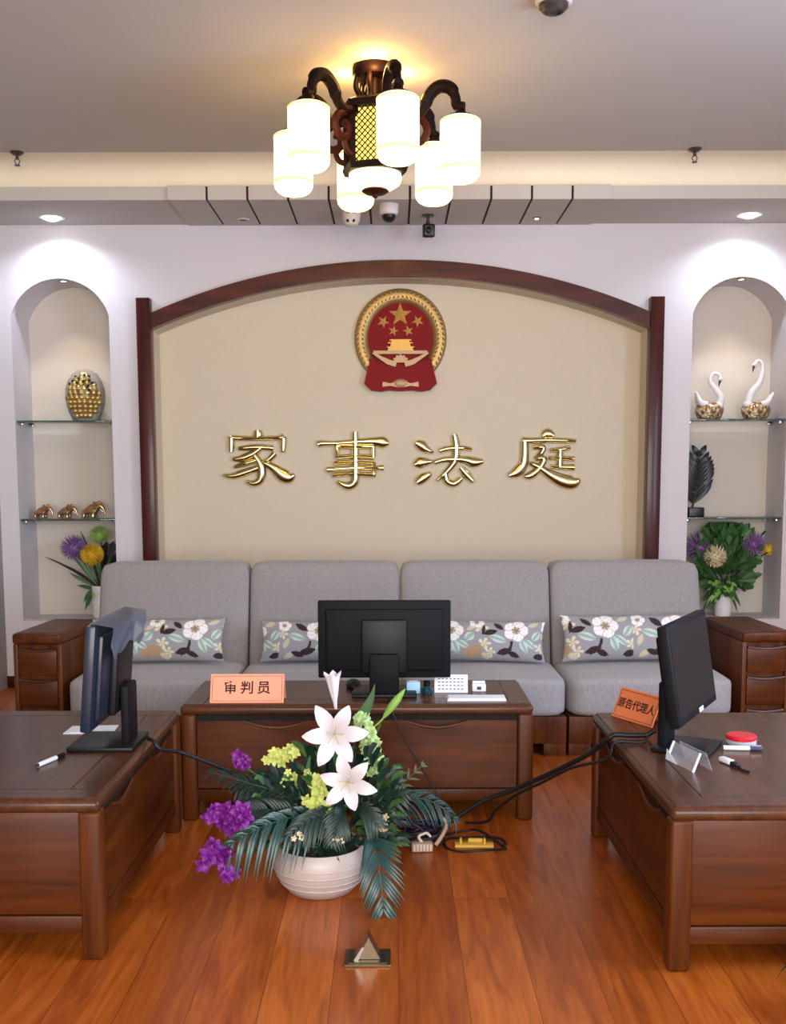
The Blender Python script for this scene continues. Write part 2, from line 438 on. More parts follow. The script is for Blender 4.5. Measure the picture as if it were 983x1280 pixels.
# soffit along the end wall, with the projecting panelled middle
SZ = 2.668; ST = 2.735; SF = 5.565
XG = [-.012 + (i - 4.5) * .2095 for i in range(10)]
b = bmesh.new(); bx(b, XL - .1, -1.155, SF, WY + .4, SZ, ST); bx(b, 1.125, XR + .1, SF, WY + .4, SZ, ST)
bx(b, -1.155, 1.125, SF, WY + .4, SZ + .01, ST)
struct('trim_1', b, M['ceil'], 'plain plaster soffit with recessed lights', smooth=False)
b = bmesh.new(); xs = [-1.155] + XG + [1.125]
for a, c in zip(xs, xs[1:]):
    g0 = .006 if a != -1.155 else 0; g1 = .006 if c != 1.125 else 0
    bx(b, a + g0, c - g1, SF - .025, SF - .001, SZ - .006, ST); bx(b, a + g0, c - g1, SF - .001, WY - .002, SZ - .006, SZ + .009)
struct('trim_2', b, M['ceil'], 'grooved panelled middle of the soffit', smooth=False)
b = bmesh.new()
for x in XG:
    bx(b, x - .0065, x + .0065, SF - .012, SF - .0005, SZ, ST - .002); bx(b, x - .0065, x + .0065, SF - .0005, WY - .003, SZ - .0005, SZ + .008)
struct('trim_3', b, M['groove'], 'dark grooves between soffit panels', smooth=False)

def arc(xc, half, zs, rise, n=28):
    Rr = (half * half + rise * rise) / (2 * rise); zc = zs + rise - Rr
    a = math.asin(min(1, half / Rr)); 
    return [(xc + Rr * math.sin(-a + 2 * a * i / n), zc + Rr * math.cos(-a + 2 * a * i / n)) for i in range(n + 1)]

# end wall: a 2D filled curve with the niches and the arched recess cut out
NX = [(-1.907, .281), (2.005, .281)]; NZS, NRISE, NB = 2.165, .208, .0
AXL, AXR = -1.385, 1.477; AXC = (AXL + AXR) / 2; AH = (AXR - AXL) / 2
def wall_with_holes():
    c = bpy.data.curves.new('w', 'CURVE'); c.dimensions = '2D'; c.fill_mode = 'BOTH'; c.extrude = .15
    def sp(pts):
        s = c.splines.new('POLY'); s.points.add(len(pts) - 1); s.use_cyclic_u = True
        for p, q in zip(s.points, pts): p.co = (q[0], q[1], 0, 1)
    sp([(XL, 0), (XR, 0), (XR, 2.9), (XL, 2.9)])
    for xc, h in NX: sp([(xc + h, .40), (xc - h, .40)] + arc(xc, h, NZS, NRISE))
    sp([(AXR, .02), (AXL, .02)] + arc(AXC, AH, 2.085, .29, 40))
    o = bpy.data.objects.new('w', c); COL.objects.link(o)
    dg = bpy.context.evaluated_depsgraph_get(); me = bpy.data.meshes.new_from_object(o.evaluated_get(dg))
    bm = bmesh.new(); bm.from_mesh(me); bpy.data.objects.remove(o); bpy.data.meshes.remove(me)
    bm.transform(Matrix.Translation((0, WY + .15, 0)) @ Matrix.Rotation(R(90), 4, 'X'))
    return bm
struct('wall_back', wall_with_holes(), M['wall'], 'white end wall with two arched niches', angle=20)
b = bmesh.new(); bx(b, AXL - .05, AXR + .05, WY + .19, WY + .295, .0, 2.45); lo = [(AXL, .02)] + arc(AXC, AH, 2.085, .29, 40) + [(AXR, .02)]; li = [(AXL + .004, .02)] + arc(AXC, AH - .004, 2.083, .288, 40) + [(AXR - .004, .02)]
band(b, lo, li, WY + .004, WY + .2)
struct('wall_back_panel', b, M['panel'], 'beige papered recess under the arch')
b = bmesh.new(); bx(b, XL, XR, WY + .298, WY + .4, 0, 2.9); struct('wall_back_niches', b, M['niche'], 'cream back of the niches', smooth=False)
b = bmesh.new(); bx(b, XL - .15, XL, YB, WY + .4, 0, 2.9); struct('wall_left', b, M['grey_wall'], smooth=False)
# right wall with a window opening nearer the camera
W2 = (.9, 3.6, .75, 2.45)
b = bmesh.new()
bx(b, XR, XR + .2, YB, W2[0], 0, 2.9); bx(b, XR, XR + .2, W2[1], WY + .4, 0, 2.9)
bx(b, XR, XR + .2, W2[0], W2[1], 0, W2[2]); bx(b, XR, XR + .2, W2[0], W2[1], W2[3], 2.9)
struct('wall_right', b, M['wall'], smooth=False)
W1 = (-2.0, 2.3, .5, 2.6)
b = bmesh.new()
bx(b, XL, W1[0], YB - .2, YB, 0, 2.9); bx(b, W1[1], XR, YB - .2, YB, 0, 2.9)
bx(b, W1[0], W1[1], YB - .2, YB, 0, W1[2]); bx(b, W1[0], W1[1], YB - .2, YB, W1[3], 2.9)
struct('wall_front', b, M['wall'], smooth=False)
b = bmesh.new()
for x in (W1[0] + .03, -.57, .87, W1[1] - .03): bx(b, x - .03, x + .03, YB - .16, YB - .1, W1[2], W1[3])
for z in (W1[2] + .03, W1[3] - .03): bx(b, W1[0], W1[1], YB - .16, YB - .1, z - .03, z + .03)
struct('window_1', b, M['frame_al'], smooth=False)
b = bmesh.new()
for y in (W2[0] + .03, (W2[0] + W2[1]) / 2, W2[1] - .03): bx(b, XR + .1, XR + .16, y - .03, y + .03, W2[2], W2[3])
for z in (W2[2] + .03, W2[3] - .03): bx(b, XR + .1, XR + .16, W2[0], W2[1], z - .03, z + .03)
struct('window_2', b, M['frame_al'], smooth=False)
# baseboard
b = bmesh.new()
for x0, x1 in ((XL, -2.188), (-1.626, -1.46), (1.55, 1.724), (2.286, XR)): bx(b, x0, x1, WY - .012, WY, 0, .07, .003)
struct('baseboard_back', b, M['wood_dk'])

# ------------------------------------------------------------------ arch frame
arch = thing('arch_frame', 'dark mahogany arch frame with two posts around the beige wall panel', 'arch frame', (AXC, WY - .06, 0))
for sx, x0 in ((-1, AXL - .071), (1, AXR - .008)):
    b = bmesh.new(); bx(b, x0, x0 + .079, WY - .06, WY + .02, 0.0, 2.255, .004)
    finish(b, 'post', M['mahog'], arch, True)
inn = arc(AXC, AH - .008, 2.083, .289, 40); out = arc(AXC, AH - .008, 2.172, .291, 40)
b = bmesh.new(); band(b, out, inn, WY - .045, WY + .02); finish(b, 'curved_beam', M['mahog_x'], arch, True, angle=30)

# ------------------------------------------------------------------ emblem
emp = atY(501.5, 421, WY + .19); EX, EZ = .048, 2.035; EY = WY + .19
emb = thing('wall_emblem', 'round red and gold emblem with stars mounted above the gold characters', 'emblem', (EX, EY, EZ))
def ell(rx, rz, n=64, dx=0, dz=0): return [(dx + rx * math.cos(2 * PI * i / n), dz + rz * math.sin(2 * PI * i / n)) for i in range(n)]
b = bmesh.new()
rx, rz = .272, .287
# wreath: dished ring with grain ears as small blobs
prof_o = [(1.0, 0), (1.0, .02), (.96, .036), (.86, .043), (.76, .036), (.71, .024), (.70, 0)]
bb = bmesh.new(); seg = 72; rings = []
for k, (q, y) in enumerate(prof_o):
    rings.append([bb.verts.new((q * rx * math.cos(2 * PI * i / seg), -y, .02 + q * rz * math.sin(2 * PI * i / seg))) for i in range(seg)])
for a, d in zip(rings, rings[1:]):
    for i in range(seg): bb.faces.new((a[i], a[(i + 1) % seg], d[(i + 1) % seg], d[i]))
add(b, bb)
for i in range(46):
    a = R(-52) + R(284) * i / 45
    for q, tw in ((.93, .5), (.83, -.5)):
        m = Matrix.Rotation(-(a + PI / 2 + tw * (1 if math.cos(a) > 0 else -1)), 4, 'Y')
        blob(b, (q * rx * math.cos(a), -.036, .02 + q * rz * math.sin(a)), (.013, .008, .006), 8, m)
finish(b, 'wreath', M['gold2'], emb)
b = bmesh.new(); prism(b, [(x, z + .03) for x, z in ell(.2, .2)], -.022); finish(b, 'red_field', M['red'], emb)
def star(r, cx, cz, rot=0):
    return [(cx + (r if i % 2 == 0 else r * .4) * math.sin(PI * i / 5 + rot), cz + (r if i % 2 == 0 else r * .4) * math.cos(PI * i / 5 + rot)) for i in range(10)]
def star3(bm, r, cx, cz, rot, y):
    p = star(r, cx, cz, rot); bb = bmesh.new(); c = bb.verts.new((cx, y - r * .28, cz)); v = [bb.verts.new((x, y, z)) for x, z in p]
    for i in range(10): bb.faces.new((v[i], v[(i + 1) % 10], c))
    bb.faces.new(v); add(bm, bb)
for r, cx, cz, rot in ((.07, -.002, .155, 0), (.037, -.102, .115, .5), (.037, .102, .118, -.5), (.032, -.042, .062, .25), (.032, .046, .062, -.25)):
    b = bmesh.new(); star3(b, r, cx, cz, rot, -.022); finish(b, 'star', M['goldl'], emb, smooth=False)
# gate: terraced base and two eaves
b = bmesh.new(); s = 6.144 / .00463 / 1000
for z0, z1, w in ((-.054, -.036, .152), (-.036, -.03, .164), (-.03, -.012, .12), (-.012, -.006, .15), (-.006, .004, .11), (.004, .011, .132)):
    prism(b, [(-w / 2, z0), (w / 2, z0), (w / 2 - .004, z1), (-w / 2 + .004, z1)], -.022, Matrix.Translation((0, -.02, 0)))
for x in (-.045, -.015, .015, .045): bx(b, x - .004, x + .004, -.046, -.04, -.03, -.012)
finish(b, 'gate_building', M['goldl'], emb)
b = bmesh.new()
prism(b, [(-.165, -.075), (.165, -.075), (.16, -.052), (-.16, -.052)], -.018, Matrix.Translation((0, -.022, 0)), bev=.003)
# gear and folded ribbon arms below the gate
for sx in (-1, 1):
    band(b, [(sx * x, z) for x, z in ((.17, -.07), (.13, -.1), (.08, -.135), (.03, -.15))], [(sx * x, z) for x, z in ((.135, -.075), (.11, -.09), (.06, -.11), (.02, -.12))], -.06, -.03)
gz = -.125
prism(b, [((.05 if i % 2 == 0 else .04) * math.cos(PI * i / 12), gz + (.05 if i % 2 == 0 else .04) * math.sin(PI * i / 12)) for i in range(13)], -.024, Matrix.Translation((0, -.034, 0)))
finish(b, 'gear_band', M['pale_gold'], emb)
b = bmesh.new()
for sx in (-1, 1):
    prism(b, [(sx * x, z) for x, z in ((0, -.13), (.05, -.145), (.135, -.115), (.178, -.095), (.215, -.245), (.175, -.285), (.12, -.293), (.07, -.285), (0, -.29))], -.02, Matrix.Translation((0, -.03, 0)))
finish(b, 'ribbon', M['red'], emb)
b = bmesh.new()
for sx in (-1, 1):
    prism(b, [(sx * x, z) for x, z in ((.02, -.232), (.06, -.246), (.105, -.236), (.108, -.266), (.06, -.26), (.02, -.268))], -.01, Matrix.Translation((0, -.049, 0)))
blob(b, (0, -.052, -.245), (.046, .014, .026), 14)
finish(b, 'ribbon_knot', M['pale_gold'], emb)

# ------------------------------------------------------------------ the four gilt characters
def stroke(bm, pts, h, y):
    """pts: (x, z, w) world; a raised ridge on the wall plane y"""
    P = smooth_path([(p[0], p[1], p[2]) for p in pts], 5); b = bmesh.new(); rows = []
    n = len(P)
    sec = [(-1, 0), (-.96, .35), (-.6, .8), (0, 1), (.6, .8), (.96, .35), (1, 0)]
    for i, p in enumerate(P):
        a = P[min(i + 1, n - 1)] - P[max(i - 1, 0)]; t = Vector((a.x, a.y)).normalized(); nn = Vector((-t.y, t.x)); w = max(p.z, .002)
        rows.append([b.verts.new((p.x + nn.x * w * q, y - h * e * min(1, w / .014), p.y + nn.y * w * q)) for q, e in sec])
    for a, d in zip(rows, rows[1:]):
        for k in range(6): b.faces.new((a[k], a[k + 1], d[k + 1], d[k]))
    b.faces.new(rows[0]); b.faces.new(rows[-1][::-1])
    for r_ in (0, -1): pass
    add(bm, b)
CH = {
 'home': ((270, 525, 983 / 110), [
   [(465, 110, 30), (470, 165, 42), (462, 200, 26)], [(165, 175, 28), (200, 195, 24), (460, 200, 20), (720, 195, 22), (765, 175, 30)],
   [(170, 200, 28), (172, 270, 26), (170, 350, 22)], [(755, 200, 28), (755, 280, 26), (750, 355, 20)],
   [(255, 315, 20), (450, 300, 26), (640, 310, 24)], [(500, 310, 22), (420, 370, 30), (300, 420, 30), (190, 435, 18)],
   [(430, 390, 24), (490, 480, 34), (510, 580, 38), (490, 670, 34), (420, 705, 28), (335, 680, 14)],
   [(450, 445, 22), (340, 480, 22), (205, 520, 16)], [(470, 530, 24), (330, 580, 30), (190, 620, 28), (75, 610, 12)],
   [(660, 370, 28), (600, 430, 24), (530, 470, 18)], [(530, 470, 20), (640, 530, 36), (740, 610, 56), (820, 640, 48), (880, 605, 14)]]),
 'affair': ((390, 530, 983 / 110), [
   [(70, 225, 30), (110, 215, 28), (250, 215, 22), (480, 200, 26), (700, 195, 36), (800, 205, 48), (860, 215, 20)],
   [(485, 85, 24), (485, 200, 32), (485, 420, 34), (485, 600, 36), (460, 670, 36), (390, 690, 34), (280, 645, 14)],
   [(275, 250, 22), (480, 255, 20), (690, 250, 24)], [(280, 260, 22), (280, 370, 20)], [(685, 260, 22), (685, 370, 22)], [(280, 370, 20), (485, 355, 18), (690, 365, 20)],
   [(250, 435, 18), (480, 420, 18), (690, 425, 20)], [(170, 510, 26), (330, 500, 22), (540, 490, 22), (700, 490, 20), (800, 490, 26)],
   [(690, 425, 20), (690, 570, 22)], [(230, 575, 20), (420, 560, 18), (710, 570, 22)]]),
 'law': ((510, 530, 983 / 110), [
   [(90, 215, 26), (150, 240, 44), (220, 290, 30), (290, 320, 10)], [(75, 455, 22), (130, 435, 46), (220, 425, 30), (300, 420, 8)],
   [(100, 655, 28), (150, 620, 42), (230, 570, 30), (255, 540, 12)],
   [(360, 300, 24), (460, 275, 24), (620, 270, 22), (715, 285, 16)], [(520, 120, 24), (540, 230, 34), (540, 350, 34), (520, 430, 24)],
   [(300, 430, 22), (420, 400, 24), (620, 400, 30), (740, 430, 44), (840, 420, 22)],
   [(530, 420, 26), (440, 530, 26), (330, 635, 14)], [(420, 560, 24), (440, 640, 30), (520, 670, 30), (600, 610, 24)],
   [(590, 490, 22), (660, 570, 34), (735, 650, 18)]]),
 'court': ((630, 530, 983 / 110), [
   [(440, 140, 26), (495, 110, 44), (555, 140, 24)], [(215, 190, 32), (300, 190, 28), (500, 185, 24), (700, 190, 22), (805, 195, 16)],
   [(235, 200, 34), (235, 330, 36), (220, 450, 40), (150, 540, 46), (60, 580, 22)],
   [(330, 270, 18), (440, 265, 24), (420, 330, 22), (350, 390, 18)], [(350, 395, 18), (450, 390, 26), (400, 500, 28), (300, 580, 34), (230, 590, 18)],
   [(290, 440, 18), (400, 490, 28), (520, 570, 40), (660, 640, 56), (780, 660, 54), (850, 625, 16)],
   [(740, 270, 20), (640, 290, 22), (520, 300, 18)], [(630, 290, 24), (630, 390, 30), (625, 490, 26)],
   [(500, 385, 18), (630, 385, 20), (790, 395, 22)], [(530, 480, 18), (630, 485, 22), (790, 490, 28)]]),
}
names = {'home': 'first of the four raised gold characters, with a wide roof stroke on top',
         'affair': 'raised gold character with stacked horizontal bars and one long central upright',
         'law': 'raised gold character with three separate dots down its left side',
         'court': 'last of the four raised gold characters, with a long sweep along its base'}
for k, ((ox, oy, sc), strokes) in CH.items():
    b = bmesh.new()
    for st in strokes:
        pts = []
        for x, y, w in st:
            p = atY(ox + x / sc, oy + y / sc, WY + .17); pts.append((p.x, p.z, w / sc * .00475 * 1.4))
        stroke(b, pts, .028, WY + .182)
    o = finish(b, 'wall_character', M['gold'], angle=60)
    bp = [v.co.copy() for v in o.data.vertices]; c = sum(bp, Vector()) / len(bp); c.y = WY + .19
    o.data.transform(Matrix.Translation(-c)); o.location = c
    tag(o, names[k], 'character')

# ------------------------------------------------------------------ glass shelves
for (xc, h), side in zip(NX, ('left', 'right')):
    for z, nm in ((1.572, 'upper'), (1.0, 'lower')):
        t = thing('glass_shelf', f'{nm} glass shelf across the arched niche on the {side}', 'shelf', (xc, WY + .14, z), 0, 'glass niche shelves')
        b = bmesh.new(); bx(b, -h + .002, h - .002, -.125, .13, -.011, 0, .002); finish(b, 'glass_pane', M['glass'], t)
        for sx in (-1, 1):
            for y in (-.09, .09):
                b = bmesh.new(); bx(b, sx * (h - .015) - .013, sx * (h - .015) + .013, y - .01, y + .01, -.027, -.0105, .003); finish(b, 'bracket', M['chrome'], t)

# ------------------------------------------------------------------ lights in soffit and niches
def spot(name, loc, tgt, watts, col, ang, blend, rad):
    l = bpy.data.lights.new(name, 'SPOT'); l.energy = watts; l.color = lin(col)[:3]; l.spot_size = R(ang); l.spot_blend = blend; l.shadow_soft_size = rad
    o = bpy.data.objects.new(name, l); COL.objects.link(o); o.location = loc
    o.rotation_euler = (Vector(tgt) - Vector(loc)).to_track_quat('-Z', 'Y').to_euler()
for x, y, side in ((-1.878, 5.925, 'left'), (1.965, 5.905, 'right')):
    t = thing('downlight', f'bright round recessed downlight in the soffit above the {side} niche', 'downlight', (x, y, SZ), 0, 'soffit downlights')
    b = bmesh.new(); lathe(b, [(.05, -.001), (.066, -.004), (.072, 0), (.072, .004), (.05, .004)], seg=28); finish(b, 'trim_ring', M['white'], t)
    b = bmesh.new(); lathe(b, [(0, -.018), (.03, -.014), (.05, -.0015), (.05, .003), (0, .003)], seg=28); finish(b, 'lamp_disc', M['led'], t)
    spot('downlight_beam', (x, y, SZ - .03), (x, y + .01, 0), 26, (222, 232, 255), 152, .7, .03)
for xc, h in NX:
    side = 'left' if xc < 0 else 'right'
    x = xc + .01; zt = NZS + NRISE
    t = thing('niche_light', f'tiny round spotlight at the crown of the {side} niche arch', 'spotlight', (x, WY + .06, zt - .002), 0, 'niche spotlights')
    b = bmesh.new(); lathe(b, [(.016, -.004), (.024, -.006), (.026, 0), (.02, .004), (.016, .004)], seg=20); finish(b, 'trim_ring', M['chrome'], t)
    b = bmesh.new(); lathe(b, [(0, -.006), (.016, -.004), (.016, .002), (0, .002)], seg=20); finish(b, 'lamp_disc', M['ledw'], t)
    spot('niche_beam', (x, WY + .06, zt - .02), (x, WY + .2, 1.0), 7, (255, 232, 200), 80, .8, .015)

# small devices on the soffit
p = atZ(440, 262, SZ - .006)
t = thing('motion_sensor', 'small cream motion detector with two dark spots under the soffit', 'sensor', p)
b = bmesh.new(); lathe(b, [(0, 0), (.05, 0), (.052, -.02), (.047, -.055), (.035, -.08), (.015, -.09), (0, -.091)], seg=24); finish(b, 'housing', M['offwhite'], t)
b = bmesh.new(); cyl(b, (0, 0, -.003), .056, .004, 24); finish(b, 'mount_plate', M['offwhite'], t)
for x in (-.017, .014):
    b = bmesh.new(); blob(b, (x, -.037, -.064), (.0085, .008, .0095), 10); finish(b, 'eye', M['device'], t)
b = bmesh.new(); tube(b, [(-.025, -.047, -.03), (0, -.051, -.024), (.025, -.047, -.03)], .003, 6); finish(b, 'rim', M['beigepl'], t)
p = atZ(487, 256, SZ - .006)
t = thing('dome_camera', 'white dome security camera with dark glass under the soffit', 'security camera', p)
b = bmesh.new(); lathe(b, [(0, 0), (.046, 0), (.05, -.006), (.05, -.04), (.045, -.05), (.036, -.054), (0, -.054)], seg=28); finish(b, 'housing', M['white'], t)
b = bmesh.new(); cyl(b, (0, 0, -.003), .053, .004, 24); finish(b, 'mount_plate', M['white'], t)
b = bmesh.new(); lathe(b, [(.037, -.053), (.036, -.066), (.028, -.08), (.015, -.088), (0, -.09)], seg=24); finish(b, 'dome', M['device'], t)
p = atZ(536, 269, SZ - .006)
t = thing('box_camera', 'black box shaped camera hanging on a short stem below the soffit', 'security camera', p)
b = bmesh.new(); cyl(b, (0, 0, -.008), .034, .008, 24, .002); finish(b, 'mount_plate', M['sprink'], t)
b = bmesh.new(); tube(b, [(0, 0, -.004), (0, 0, -.05)], .008, 10); blob(b, (0, 0, -.04), (.012, .012, .012), 10); finish(b, 'stem', M['sprink'], t)
b = bmesh.new(); box(b, (.003, -.01, -.085), (.064, .06, .07), .01, 3, (R(8), 0, R(6))); finish(b, 'body', M['device'], t)
b = bmesh.new(); lathe(b, [(0, .004), (.014, .003), (.018, 0), (.018, -.006)], (.0, -.04, -.088), 18, Matrix.Rotation(R(98), 4, 'X')); finish(b, 'lens', M['screen'], t)
p = atZ(672, 273, SZ - .006)
t = thing('indicator_lamp', 'tiny lit white lamp on the right of the panelled soffit', 'indicator', p)
b = bmesh.new(); lathe(b, [(.013, -.004), (.022, -.002), (.024, 0), (.013, 0)], seg=20); finish(b, 'ring', M['sprink'], t)
b = bmesh.new(); lathe(b, [(0, -.01), (.008, -.008), (.013, -.003), (.013, 0), (0, 0)], seg=20); finish(b, 'bulb', M['ledw'], t)
p = atZ(305, 274, SZ - .006)
t = thing('ceiling_speaker', 'small flush grey disc on the left of the panelled soffit', 'speaker', p)
b = bmesh.new(); lathe(b, [(.024, -.004), (.032, -.003), (.034, 0), (.024, 0)], seg=24); finish(b, 'ring', M['offwhite'], t)
b = bmesh.new(); lathe(b, [(0, -.004), (.018, -.004), (.024, -.002), (.024, 0), (0, 0)], seg=24); finish(b, 'grille', M['sprink'], t)
for px, py, side in ((22, 189, 'left'), (870, 187, 'right')):
    p = atZ(px, py, CZ)
    t = thing('sprinkler', f'small fire sprinkler head hanging from the {side} side of the ceiling', 'sprinkler', p, 0, 'fire sprinklers')
    b = bmesh.new(); lathe(b, [(0, 0), (.034, 0), (.034, -.003), (.02, -.014), (.012, -.016), (0, -.016)], seg=24); finish(b, 'rosette', M['sprink'], t)
    b = bmesh.new(); tube(b, [(0, 0, -.014), (0, 0, -.035)], .008, 10)
    for sx in (-1, 1): tube(b, smooth_path([(sx * .004, 0, -.03), (sx * .013, 0, -.045), (sx * .003, 0, -.062)], 4), .0025, 6)
    finish(b, 'head', M['sprink'], t)
    b = bmesh.new(); cyl(b, (0, 0, -.066), .014, .003, 16); finish(b, 'deflector', M['sprink'], t)
p = atZ(694, -2, CZ)
t = thing('smoke_detector', 'round smoke detector on the ceiling at the top edge', 'smoke detector', p)
b = bmesh.new(); lathe(b, [(0, 0), (.062, 0), (.064, -.014), (.055, -.022), (0, -.022)], seg=32); finish(b, 'base_plate', M['offwhite'], t)
b = bmesh.new(); lathe(b, [(.05, -.02), (.05, -.032), (.036, -.046), (.03, -.046), (.03, -.04), (0, -.04)], seg=32); finish(b, 'head', M['sprink'], t)

# ------------------------------------------------------------------ chandelier
LX, LY = -.068, 4.36
lamp = thing('ceiling_lamp', 'carved rosewood ceiling lamp with six glowing white glass shades', 'ceiling lamp', (LX, LY, CZ))
b = bmesh.new(); lathe(b, [(0, 0), (.088, 0), (.092, -.012), (.09, -.03), (.08, -.042), (.06, -.046), (0, -.046)], seg=36); finish(b, 'canopy', M['lampwood'], lamp)
b = bmesh.new()
cyl(b, (0, 0, -.16), .028, .13, 16)
for k in range(6):
    a = R(60 * k + 15); d = Vector((math.cos(a), math.sin(a), 0))
    tube(b, smooth_path([d * .072 + Vector((0, 0, -.04)), d * .078 + Vector((0, 0, -.08)), d * .062 + Vector((0, 0, -.12)), d * .085 + Vector((0, 0, -.165))], 4), .011, 8)
    tube(b, smooth_path([d * .04 + Vector((0, 0, -.06)), d * .05 + Vector((0, 0, -.09)), d * .035 + Vector((0, 0, -.12))], 4), .006, 6)
finish(b, 'carved_neck', M['lampwood'], lamp)
# hexagonal lantern
LZ0, LZ1, LR = -.40, -.165, .115
b = bmesh.new()
def hexp(r, off=45): return [(r * math.cos(R(60 * k + off)), r * math.sin(R(60 * k + off))) for k in range(6)]
def hexslab(bm, r0, r1, z0, z1):
    bb = bmesh.new(); a = [bb.verts.new((x, y, z0)) for x, y in hexp(r0)]; c = [bb.verts.new((x, y, z1)) for x, y in hexp(r1)]
    for i in range(6): bb.faces.new((a[i], a[(i + 1) % 6], c[(i + 1) % 6], c[i]))
    bb.faces.new(a[::-1]); bb.faces.new(c); add(bm, bb)
hexslab(b, .14, .145, LZ1 - .012, LZ1 + .012); hexslab(b, .145, .11, LZ1 + .012, LZ1 + .03)
hexslab(b, .13, .14, LZ0 - .012, LZ0 + .012)
for x, y in hexp(.122): bx(b, x - .011, x + .011, y - .011, y + .011, LZ0, LZ1)
finish(b, 'lantern_frame', M['lampwood'], lamp, angle=25)
b = bmesh.new(); hexslab(b, .1, .1, LZ0 + .012, LZ1 - .012); glow = finish(b, 'lantern_glass', M['lattice_glow'], lamp, smooth=False)
for k in range(6):
    p0 = Vector(hexp(.118)[k] + (0,)); p1 = Vector(hexp(.118)[(k + 1) % 6] + (0,)); w = (p1 - p0)
    b = bmesh.new(); hgt = LZ1 - LZ0 - .024; N = 5
    for q in range(-N - 8, N + 9):
        # diagonal lattice bars clipped to the panel
        for sgn in (1, -1):
            s = w.length / N; pts = []
            x0 = q * s
            t0 = max(0.0, -x0) if sgn > 0 else max(0.0, x0 - w.length)
            t1 = min(hgt, w.length - x0) if sgn > 0 else min(hgt, x0)
            if t1 - t0 > .004:
                A = p0 + w.normalized() * (x0 + sgn * t0) + Vector((0, 0, LZ0 + .012 + t0)); B = p0 + w.normalized() * (x0 + sgn * t1) + Vector((0, 0, LZ0 + .012 + t1))
                tube(b, [A, B], .0028, 4)
    finish(b, 'lattice_panel', M['lampwood'], lamp, smooth=False)
# bottom bowl
b = bmesh.new(); lathe(b, [(.105, LZ0 - .012), (.108, LZ0 - .03), (.1, LZ0 - .05), (.075, LZ0 - .066), (.03, LZ0 - .075), (0, LZ0 - .076)], seg=36); finish(b, 'glass_bowl', M['shade'], lamp)
b = bmesh.new(); lathe(b, [(.0, LZ0 - .07), (.05, LZ0 - .072), (.056, LZ0 - .078), (.04, LZ0 - .088), (.014, LZ0 - .092), (.01, LZ0 - .102), (0, LZ0 - .108)], seg=28); finish(b, 'finial', M['lampwood2'], lamp)
for k in range(6):
    a = R(-90 + 15 + 60 * k); d = Vector((math.cos(a), math.sin(a), 0)); s = Vector((-d.y, d.x, 0)); up = Vector((0, 0, 1))
    def Pq(r, z): return d * r + up * z
    b = bmesh.new()
    tube(b, smooth_path([Pq(.11, -.185), Pq(.16, -.2), Pq(.2, -.175), Pq(.225, -.125), Pq(.265, -.098), Pq(.31, -.108), Pq(.33, -.145), Pq(.335, -.175), Pq(.365, -.185)], 5),
         [.02] * 12 + [.025] * 16 + [.02] * 13, 10)
    arm = finish(b, 'arm', M['lampwood'], lamp)
    b = bmesh.new()   # scrolled bracket under the arm
    tube(b, smooth_path([Pq(.12, -.2), Pq(.19, -.215), Pq(.215, -.26), Pq(.19, -.3), Pq(.15, -.295), Pq(.145, -.26), Pq(.17, -.245)], 5), [.015] * 31, 8)
    tube(b, smooth_path([Pq(.12, -.36), Pq(.15, -.35), Pq(.165, -.32), Pq(.15, -.3)], 4), .012, 8)
    finish(b, 'scroll', M['lampwood2'], arm)
    RR, zt, zb = .35, -.225, -.465
    c = d * RR
    b = bmesh.new(); lathe(b, [(0, zt + .04), (.018, zt + .04), (.022, zt + .02), (.05, zt + .008), (.05, zt), (0, zt)], (c.x, c.y, 0), 24); finish(b, 'shade_cap', M['lampwood'], arm)
    b = bmesh.new(); lathe(b, [(.02, zt + .002), (.06, zt), (.076, zt - .008), (.08, zt - .022), (.08, zb + .035), (.077, zb + .022), (.066, zb + .008), (.052, zb), (.046, zb + .004)], (c.x, c.y, 0), 32)
    sh = finish(b, 'lamp_shade', M['shade'], arm)
    for z0, z1, q in ((zt - .02, zt - .012, .0808), (zb + .04, zb + .052, .0808)):
        b = bmesh.new(); lathe(b, [(q - .002, z0), (q, z0), (q, z1), (q - .002, z1)], (c.x, c.y, 0), 32); finish(b, 'painted_band', M['shade_band'], sh)
def point(name, loc, w, col, rad):
    l = bpy.data.lights.new(name, 'POINT'); l.energy = w; l.color = lin(col)[:3]; l.shadow_soft_size = rad
    o = bpy.data.objects.new(name, l); COL.objects.link(o); o.location = loc
for k in range(3):
    a = R(30 + 120 * k)
    point('lantern_bulb', (LX + .125 * math.cos(a), LY + .125 * math.sin(a), CZ - .05), 3.0, (255, 188, 100), .02)

